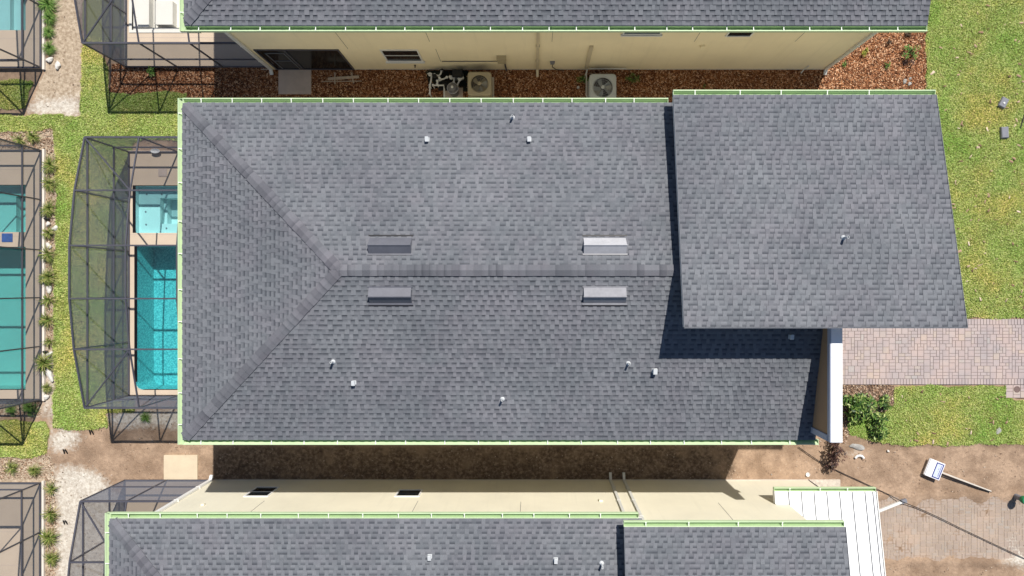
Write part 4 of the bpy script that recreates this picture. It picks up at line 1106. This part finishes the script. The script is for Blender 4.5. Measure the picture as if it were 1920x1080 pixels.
for pts in ([(806, 176), (806, 164)], [(806, 160), (808, 152), (809, 142), (806, 139)], [(812, 160), (832, 160), (833, 168), (833, 186)], [(820, 158), (820, 152)], [(826, 149), (832, 148), (838, 145)], [(851, 154), (852, 141)],
            [(815, 140), (822, 142), (826, 139), (828, 133)], [(844, 144), (846, 147)], [(857, 160), (862, 150), (868, 146)], [(843, 168), (845, 164)], [(855, 168), (855, 163)], [(824, 150), (824, 146)]):
    m_ = MB(); ps = [at(a, b, .38 + .06 * (k % 2)) for k, (a, b) in enumerate(pts)]; m_.tube(ps, .030, 10)
    for q in (ps[0], ps[-1]): m_.lathe((q.x, q.y, q.z - .05), [(.042, 0), (.042, .1)], 10)
    m_.tube([ps[0], Vector((ps[0].x, ps[0].y, .02))], .025, 8)
    m_.build('pipe', PVC, t)
for (a, b) in ((806, 139), (815, 142), (846, 145), (862, 148), (829, 132)):
    q = at(a, b, .45); m_ = MB(); m_.lathe((q.x, q.y, .36), [(.05, 0), (.07, .04), (.07, .1), (.03, .13)], 12); m_.bar((q.x - .09, q.y, .50), (q.x + .09, q.y, .50), .03, .02); m_.build('valve', BLACK if a % 2 else PVC, t)

# ------------------------------------------------------------------ plants
def rand_ellipsoid(n, rx, ry, rz):
    u = RNG.normal(size=(n, 3)); u /= np.linalg.norm(u, axis=1)[:, None]; u *= RNG.uniform(.35, 1, n)[:, None] ** .5
    return u * np.array([rx, ry, rz])
def leafcloud(parent, c, rx, ry, rz, n, size, mat, clumps=14):
    cl = rand_ellipsoid(clumps, rx * .8, ry * .8, rz * .8)
    k = RNG.integers(0, clumps, n)
    p = cl[k] + rand_ellipsoid(n, rx * .33, ry * .33, rz * .4); p[:, 2] = np.abs(p[:, 2] + rz * .55)
    p[:, 2] = np.maximum(p[:, 2], .03)
    a = RNG.uniform(0, 2 * np.pi, n); L = size * RNG.uniform(.6, 1.4, n); W = L * .36
    tilt = RNG.uniform(-.7, .9, n)
    U = np.stack([np.cos(a) * np.cos(tilt), np.sin(a) * np.cos(tilt), np.sin(tilt)], 1) * L[:, None]
    V = np.stack([-np.sin(a), np.cos(a), RNG.uniform(-.5, .5, n)], 1) * W[:, None] / 2
    v = np.stack([p, p + U * .45 + V, p + U, p + U * .45 - V], 1).reshape(-1, 3)
    f = np.arange(n * 4).reshape(n, 4)
    o0 = ORG[parent.name]; v = v + (np.array(c) - np.array(o0))
    o = np_mesh('foliage', v, f, mat, parent); return o
def shrub(label, c, rx, ry, rz, n, size, mat, name='shrub', cat='shrub', clumps=14, group=None):
    t = thing(name, label, cat, (c[0], c[1], 0), 0, group)
    mb = MB()
    for k in range(7):
        a = random.uniform(0, 6.28); q = random.uniform(.3, .8)
        mb.tube([(c[0], c[1], -.02), (c[0] + rx * q * .5 * math.cos(a), c[1] + ry * q * .5 * math.sin(a), rz * .6), (c[0] + rx * q * math.cos(a), c[1] + ry * q * math.sin(a), rz * 1.2)], [.016, .011, .005], 5)
    mb.build('stems', TWIG, t)
    leafcloud(t, (c[0], c[1], 0), rx, ry, rz, n, size, mat, clumps)
    return t
shrub('largest dark green leafy shrub beside the white parapet', at(1610, 764, .35), .70, .58, .50, 1500, .14, LEAF_G, clumps=22)
shrub('dark green shrub at the lawn edge, lower right of the largest one', at(1652, 797, .25), .46, .50, .36, 700, .13, LEAF_G, clumps=13)
shrub('thin dark green shrub near the paver driveway edge', at(1660, 757, .2), .34, .26, .28, 240, .12, LEAF_G, clumps=8)
shrub('plum leaved shrub standing in the dirt at the parapet end', at(1566, 848, .4), .34, .56, .60, 300, .12, LEAF_P, clumps=14)
shrub('small plum leaved shrub in the dirt, closest to the cable', at(1560, 876, .2), .26, .24, .2, 80, .10, LEAF_P, clumps=7)
for (a, b, r_, n, mt, lb) in ((1623, 97, .16, 70, LEAF_Y, 'small bright yellow green plant in the orange mulch'), (1665, 122, .11, 40, LEAF_G, 'tiny dark plant at the middle of the orange mulch corner'),
                              (1707, 98, .34, 200, CLUMP_G, 'spreading light green plant at the edge of mulch and lawn'), (1668, 78, .1, 30, TWIG, 'dry brown seedling near the top of the orange mulch'),
                              (1585, 118, .09, 30, LEAF_G, 'tiny green sprout nearest the corner of the upper house'), (1702, 116, .2, 90, LEAF_P, 'dark brown plant just below the spreading green one'),
                              (1705, 64, .16, 50, TWIG, 'dry twiggy plant under the upper house gutter end')):
    q = at(a, b, .1); shrub(lb, q, r_, r_, r_ * .8, n, .08, mt, 'plant', 'plant', 6)
q = at(1320, 160, .05); shrub('low bright green weed in the shaded mulch', q, .07, .07, .07, 40, .05, CLUMP_G, 'plant', 'plant', 4)
for (a, b, lb) in ((1186, 147, 'dark green weeds right of the grey air conditioner'), (1092, 150, 'dark green weeds left of the grey air conditioner')):
    q = at(a, b, .1); shrub(lb, q, .28, .2, .15, 180, .07, LEAF_G, 'weeds', 'plant', 8)
q = at(282, 135, .1); shrub('green sprout in the mulch under the upper enclosure wall', q, .16, .16, .18, 70, .12, CLUMP_G, 'plant', 'plant', 5)

def grass_clump(mat, seed, rad=.42, n=170, bias=0.0):
    rd = np.random.default_rng(seed); vs = []; fs = []; nv = 0
    for k in range(n):
        a = rd.uniform(0, 6.283) if rd.uniform() > bias else rd.normal(0, .7); l = rad * rd.uniform(.45, 1.4); hh = rad * rd.uniform(.5, 1.1); b0 = rd.uniform(0, .06); w0 = .012 * rd.uniform(.6, 1.3)
        pts = [(b0, 0), (b0 + l * .25, hh * .7), (b0 + l * .6, hh), (b0 + l, hh * rd.uniform(.35, .8))]
        for q, (r_, z) in enumerate(pts):
            w_ = w0 * (1, 1, .8, .15)[q]
            vs += [(r_ * math.cos(a) - w_ * math.sin(a), r_ * math.sin(a) + w_ * math.cos(a), z - .03), (r_ * math.cos(a) + w_ * math.sin(a), r_ * math.sin(a) - w_ * math.cos(a), z - .03)]
        for q in range(3): fs.append((nv + q * 2, nv + q * 2 + 1, nv + q * 2 + 3, nv + q * 2 + 2))
        nv += 8
    return np.array(vs), np.array(fs)
PROTO = [grass_clump(CLUMP_M, 1), grass_clump(CLUMP_M, 2, .34, 130), grass_clump(CLUMP_G, 3, .46, 220), grass_clump(CLUMP_M, 4, .44, 120, .6), grass_clump(CLUMP_M, 5, .38, 80, .35)]
PM = []
def clump(px, py, kind, sc, label):
    if kind != 2: kind = (0, 1, 3, 4)[(px * 7 + py * 3) % 4]
    q = at(px, py, .1); v, f = PROTO[kind]
    if len(PM) <= kind or PM[kind] is None:
        while len(PM) <= kind: PM.append(None)
        o = np_mesh('grass_clump', v, f, CLUMP_G if kind == 2 else CLUMP_M); PM[kind] = o
    else:
        o = PM[kind].copy(); C.objects.link(o)
    o.location = (q.x, q.y, 0); o.scale = (sc * random.uniform(.85, 1.2), sc * random.uniform(.85, 1.2), sc * random.uniform(.7, 1.1)); o.rotation_euler = (0, 0, random.uniform(0, 6.28))
    tag(o, label, 'ornamental grass', 'ornamental grass clumps in the beds')
lab = 'ornamental grass clump along the curb of the middle left enclosure, '
for k, (a, b, kd, sc) in enumerate(((94, 310, 1, .8), (92, 344, 0, .62), (92, 392, 0, .72), (90, 437, 0, .78), (90, 476, 1, .65), (92, 520, 1, .7), (90, 563, 1, .7), (90, 600, 1, .7), (92, 641, 1, .6), (84, 680, 0, .85), (88, 727, 1, .6))):
    nm = ('first', 'second', 'third', 'fourth', 'fifth', 'sixth', 'seventh', 'eighth', 'ninth', 'tenth', 'eleventh')[k]
    clump(a, b, kd, sc, lab + nm + ' from the top')
for a, b, kd, sc, lb in ((90, 8, 2, .75, 'green grass clump at the top edge beside the corner enclosure'), (92, 34, 2, .55, 'green grass clump just below the one at the top edge'), (90, 60, 2, .45, 'smallest green grass clump above the white rocks at top left'), (92, 90, 2, .55, 'green grass clump leaning over the curb above the white rocks'),
                         (62, 257, 0, .72, 'big yellowish grass clump in the bed under the left lawn strip'), (36, 262, 1, .55, 'smaller grass clump left of the big yellowish one'),
                         (20, 878, 1, .55, 'grass clump farthest left below the lower left lawn'), (66, 882, 0, .6, 'grass clump second from left below the lower left lawn'),
                         (96, 917, 0, .62, 'top grass clump beside the bottom left enclosure'), (96, 962, 0, .72, 'second grass clump down beside the bottom left enclosure'), (92, 1008, 0, .8, 'third grass clump down beside the bottom left enclosure'), (98, 1046, 0, .6, 'lowest grass clump beside the bottom left enclosure'),
                         (272, 783, 2, .42, 'green grass tuft by the south wall of the middle enclosure'), (20, 768, 2, .5, 'green tuft at the left edge above the lower left lawn'), (56, 765, 2, .55, 'green tuft at the corner of the middle left enclosure')):
    clump(a, b, kd, sc, lb)

# ------------------------------------------------------------------ rocks and litter
def rock(px, py, sx, sy, sz, label, mat=ROCK, cat='rock', name='rock'):
    bm = bmesh.new(); bmesh.ops.create_icosphere(bm, subdivisions=2, radius=1)
    for v in bm.verts:
        n = 1 + .28 * math.sin(v.co.x * 3.1 + px) * math.cos(v.co.y * 2.7 + py) + random.uniform(-.09, .09); v.co = Vector((v.co.x * sx * n, v.co.y * sy * n, v.co.z * sz * n))
    me = bpy.data.meshes.new(name); bm.to_mesh(me); bm.free(); me.materials.append(mat)
    o = bpy.data.objects.new(name, me); C.objects.link(o); q = at(px, py, .03); o.location = (q.x, q.y, sz * .35); o.rotation_euler = (0, 0, -.15 if sx > .25 else random.uniform(0, 3))
    tag(o, label, cat, 'white rocks in the beds' if mat is ROCK else None)
GREYSTONE = mottled('grey stone', (.34, .33, .31), .25, 6, 40, .9, .4)
for a, b, x, y, z, l in ((93, 112, .13, .10, .08, 'white rock under the leaning green grass clump'), (108, 122, .15, .09, .07, 'flat white rock lying in the bare dirt at top left'), (82, 320, .06, .1, .07, 'white rock on the curb at the first grass clump'),
                         (90, 420, .08, .10, .07, 'white rock on the curb between the third and fourth grass clumps'), (103, 428, .10, .13, .06, 'pale rock at the lawn edge beside the fourth grass clump'), (91, 461, .13, .09, .07, 'white rock between the fourth and fifth grass clumps'),
                         (92, 542, .15, .11, .07, 'white rock beside the black drip head'), (93, 664, .08, .15, .07, 'white rock above the tenth grass clump'), (92, 702, .11, .30, .06, 'long white limestone slab lying by the tenth grass clump'), (86, 744, .13, .1, .06, 'white rock at the bottom end of the curb bed'),
                         (1697, 152, .10, .07, .05, 'largest pale stone in the rubble at the mulch corner by the lawn'), (1707, 147, .07, .05, .04, 'small pale stone right of the largest one at the mulch corner'), (1706, 157, .08, .06, .04, 'pale stone nearest the gutter at the mulch corner'), (1608, 838, .30, .11, .035, 'flat pale slab of stone below the lawn edge'), (1873, 808, .09, .12, .04, 'round grey stone in the lower right lawn'),
                         (1666, 846, .05, .04, .03, 'small white stone in the dirt below the lawn'), (1447, 890, .02, .02, .02, 'tiny pale stone beside the lower house wall')):
    rock(a, b, x, y, z, l, GREYSTONE if a in (1873, 1608, 1447, 1697, 1706, 1707) else ROCK)
def drip(px, py, label):
    q = at(px, py, .06); t = thing('drip_head', label, 'sprinkler', (q.x, q.y, 0), 0, 'black drip heads')
    mb = MB(); mb.tube([(q.x - .12, q.y, .03), (q.x, q.y + .02, .07), (q.x + .12, q.y - .01, .05)], .035, 8); mb.build('hose', BLACK, t)
    mb = MB(); mb.lathe((q.x, q.y, .0), [(.05, 0), (.05, .1), (.03, .12)], 12); mb.build('cap', BLACK, t)
drip(86, 410, 'black drip head between third and fourth grass clumps'); drip(84, 528, 'black drip head by the sixth grass clump'); drip(84, 660, 'black drip head by the ninth grass clump')
for a, b, lb in ((170, 810, 'black irrigation stakes at the lawn corner'), (121, 846, 'black irrigation stub in the sandy dirt'), (121, 979, 'tiny black pipe stub in the white sand')):
    q = at(a, b, .05); mb = MB(); mb.tube([(q.x - .05, q.y - .1, -.02), (q.x - .02, q.y + .08, .10)], .022, 7); mb.tube([(q.x + .06, q.y - .1, -.02), (q.x + .05, q.y + .08, .10)], .022, 7); tag(mb.build('irrigation_stub', BLACK, origin=(q.x, q.y, 0)), lb, 'pipe stub')

# ------------------------------------------------------------------ things on the right
def ubox(px, py, rz, lx, ly, label, knob):
    q = at(px, py, .12); t = thing('utility_box', label, 'utility box', (q.x, q.y, 0), 0, 'utility boxes in the lawn')
    mb = MB(); hx, hy = lx / 2, ly / 2
    mb.hexa([(q.x - hx, q.y - hy, -.05), (q.x + hx, q.y - hy, -.05), (q.x + hx, q.y + hy, -.05), (q.x - hx, q.y + hy, -.05), (q.x - hx * .92, q.y - hy * .95, .11), (q.x + hx * .92, q.y - hy * .95, .11), (q.x + hx * .92, q.y + hy * .95, .11), (q.x - hx * .92, q.y + hy * .95, .11)])
    mb.build('box', BOXGREY, t, bevel=.012)
    mb = MB(); mb.box(q.x - hx * .82, q.x + hx * .82, q.y - hy * .86, q.y + hy * .86, .111, .128); l = mb.build('lid', BOXGREY, t, bevel=.006)
    if knob: mb = MB(); mb.lathe((q.x, q.y - .03, .129), [(.035, 0), (.035, .02), (.02, .025)], 12); mb.build('knob', PVC, t)
    t.rotation_euler = (0, 0, rz)
ubox(1883, 192, R(-28), .28, .40, 'tilted grey utility box with a white knob in the lawn', True)
ubox(1885, 248, R(3), .30, .44, 'plain grey utility box in the lawn below the tilted one', False)
q = at(1907, 730, .03); mb = MB(); mb.lathe((q.x, q.y, .024), [(.12, 0), (.12, .012), (.095, .014), (.09, .010), (.02, .012)], 24); tag(mb.build('manhole_plate', mottled('rusty brown iron', (.16, .11, .10), .3, 14, 60, .7), origin=(q.x, q.y, 0)), 'round brown iron cap set in the pavers by the lower lawn', 'cap')
# fallen sign
def sign():
    k = Vector((.93, -.37, 0)).normalized(); s_ = Vector((-k.y, k.x, 0))       # along the post, and across it
    c0 = at(1752, 880, .12); t = thing('fallen_sign', 'white sign with a navy framed panel lying on the dirt with its post', 'sign', (c0.x, c0.y, 0))
    # measured corners of the board
    def q(u, v, z): return c0 + k * u + s_ * v + Vector((0, 0, z - c0.z))
    def blk(mb, u0, u1, v0, v1, z0, z1, tl=.0): mb.hexa([q(u0, v0, z0), q(u1, v0, z0 - tl), q(u1, v1, z0 - tl), q(u0, v1, z0), q(u0, v0, z1), q(u1, v0, z1 - tl), q(u1, v1, z1 - tl), q(u0, v1, z1)])
    mb = MB(); blk(mb, -.30, .28, -.33, .33, .10, .19); blk(mb, -.335, -.305, -.32, .32, .08, .17); mb.build('board', SIGN_W, t, bevel=.015)
    mb = MB(); blk(mb, -.03, .22, -.27, .27, .192, .196); p = mb.build('panel', SIGN_L, t)
    mb = MB()
    for a in ((-.05, -.015, -.29, .29), (.205, .24, -.29, .29), (-.015, .205, -.29, -.255), (-.015, .205, .255, .29)): blk(mb, *a, .192, .200)
    mb.build('border', SIGN_B, p)
    mb = MB(); rd = random.Random(5)
    for row, u in ((0, .085), (1, .145)):
        v = -.20
        while v < .19:
            L = rd.uniform(.02, .05)
            if row == 1 or rd.random() < .5: blk(mb, u, u + (.028 if row else .014), v, v + L * .75, .1965, .1985)
            v += L + .008
    mb.build('lettering', SIGN_B, p)
    mb = MB(); a = q(.28, -.04, .09); b = at(1858, 922, .05)
    mb.bar(a + s_ * .035, b + s_ * .02, .05, .03); mb.build('post', WOODGREY, t); mb = MB(); mb.bar(a - s_ * .02 + Vector((0, 0, .02)), b - s_ * .01 + Vector((0, 0, .02)), .028, .03); mb.build('post_shadow', BLACK, t)  # black bar added as the shadow line along the post
sign()
# dark cable from the house corner across the dirt
pts = [at(a, b, z) for a, b, z in ((1497, 838, .03), (1540, 868, .02), (1575, 885, .02), (1610, 901, .02), (1640, 915, .02), (1668, 928, .04), (1690, 940, .13), (1720, 952, .06), (1760, 970, .06), (1800, 990, .05), (1840, 1009, .05), (1880, 1028, .05), (1925, 1049, .05), (1990, 1080, .05))]
mb = MB(); mb.tube(pts, .014, 7); tag(mb.build('cable', BLACK, origin=pts[4]), 'long black cable running diagonally over dirt and pavers', 'cable')
t = thing('leader_pipe', 'grey white drain pipe lying from the porch roof corner onto the pavers', 'pipe', at(1675, 948, 0))
mb = MB(); mb.bar(at(1640, 961, .07), at(1690, 941, .07), .10, .08); mb.build('pipe', DOWNSPOUT, t)
mb = MB(); mb.bar(at(1690, 941, .06), at(1699, 938, .05), .14, .11); mb.build('outlet', BOXGREY, t)
# green topped post at the right edge
q = at(1922, 938, .5); t = thing('utility_pedestal', 'green capped utility pedestal at the right edge of the lower driveway', 'pedestal', (q.x, q.y, 0))
mb = MB(); mb.lathe((q.x, q.y, -.03), [(.10, 0), (.10, .42), (.12, .43)], 18); mb.build('body', BOXGREY, t)
mb = MB(); mb.lathe((q.x, q.y, .40), [(.14, 0), (.15, .10), (.13, .16), (.05, .18)], 18); mb.build('cap', GREENPL, t)
# bits of litter
q = at(1515, 890, .03); mb = MB(); mb.lathe((q.x, q.y, -.03), [(.075, 0), (.08, .06), (.07, .065), (.065, .04)], 18); tag(mb.build('pipe_stub', PVC, origin=(q.x, q.y, 0)), 'round white pipe cap on the orange dirt', 'cap')
mb = MB(); c0 = at(1612, 858, .05); mb.tube([(c0.x + .16 * math.cos(a), c0.y - .06 + .13 * math.sin(a), .03) for a in np.linspace(.2, 2.9, 9)], .045, 10); tag(mb.build('bent_pipe', PVC, origin=(c0.x, c0.y, 0)), 'short bent white pipe elbow on the dirt below the lawn', 'pipe')
mb = MB(); mb.bar(at(1913, 240, .04), at(1921, 214, .04), .03, .03); tag(mb.build('dark_stake', BLACK, origin=at(1915, 230, 0)), 'thin dark stake lying in the grass at the right edge', 'stake')
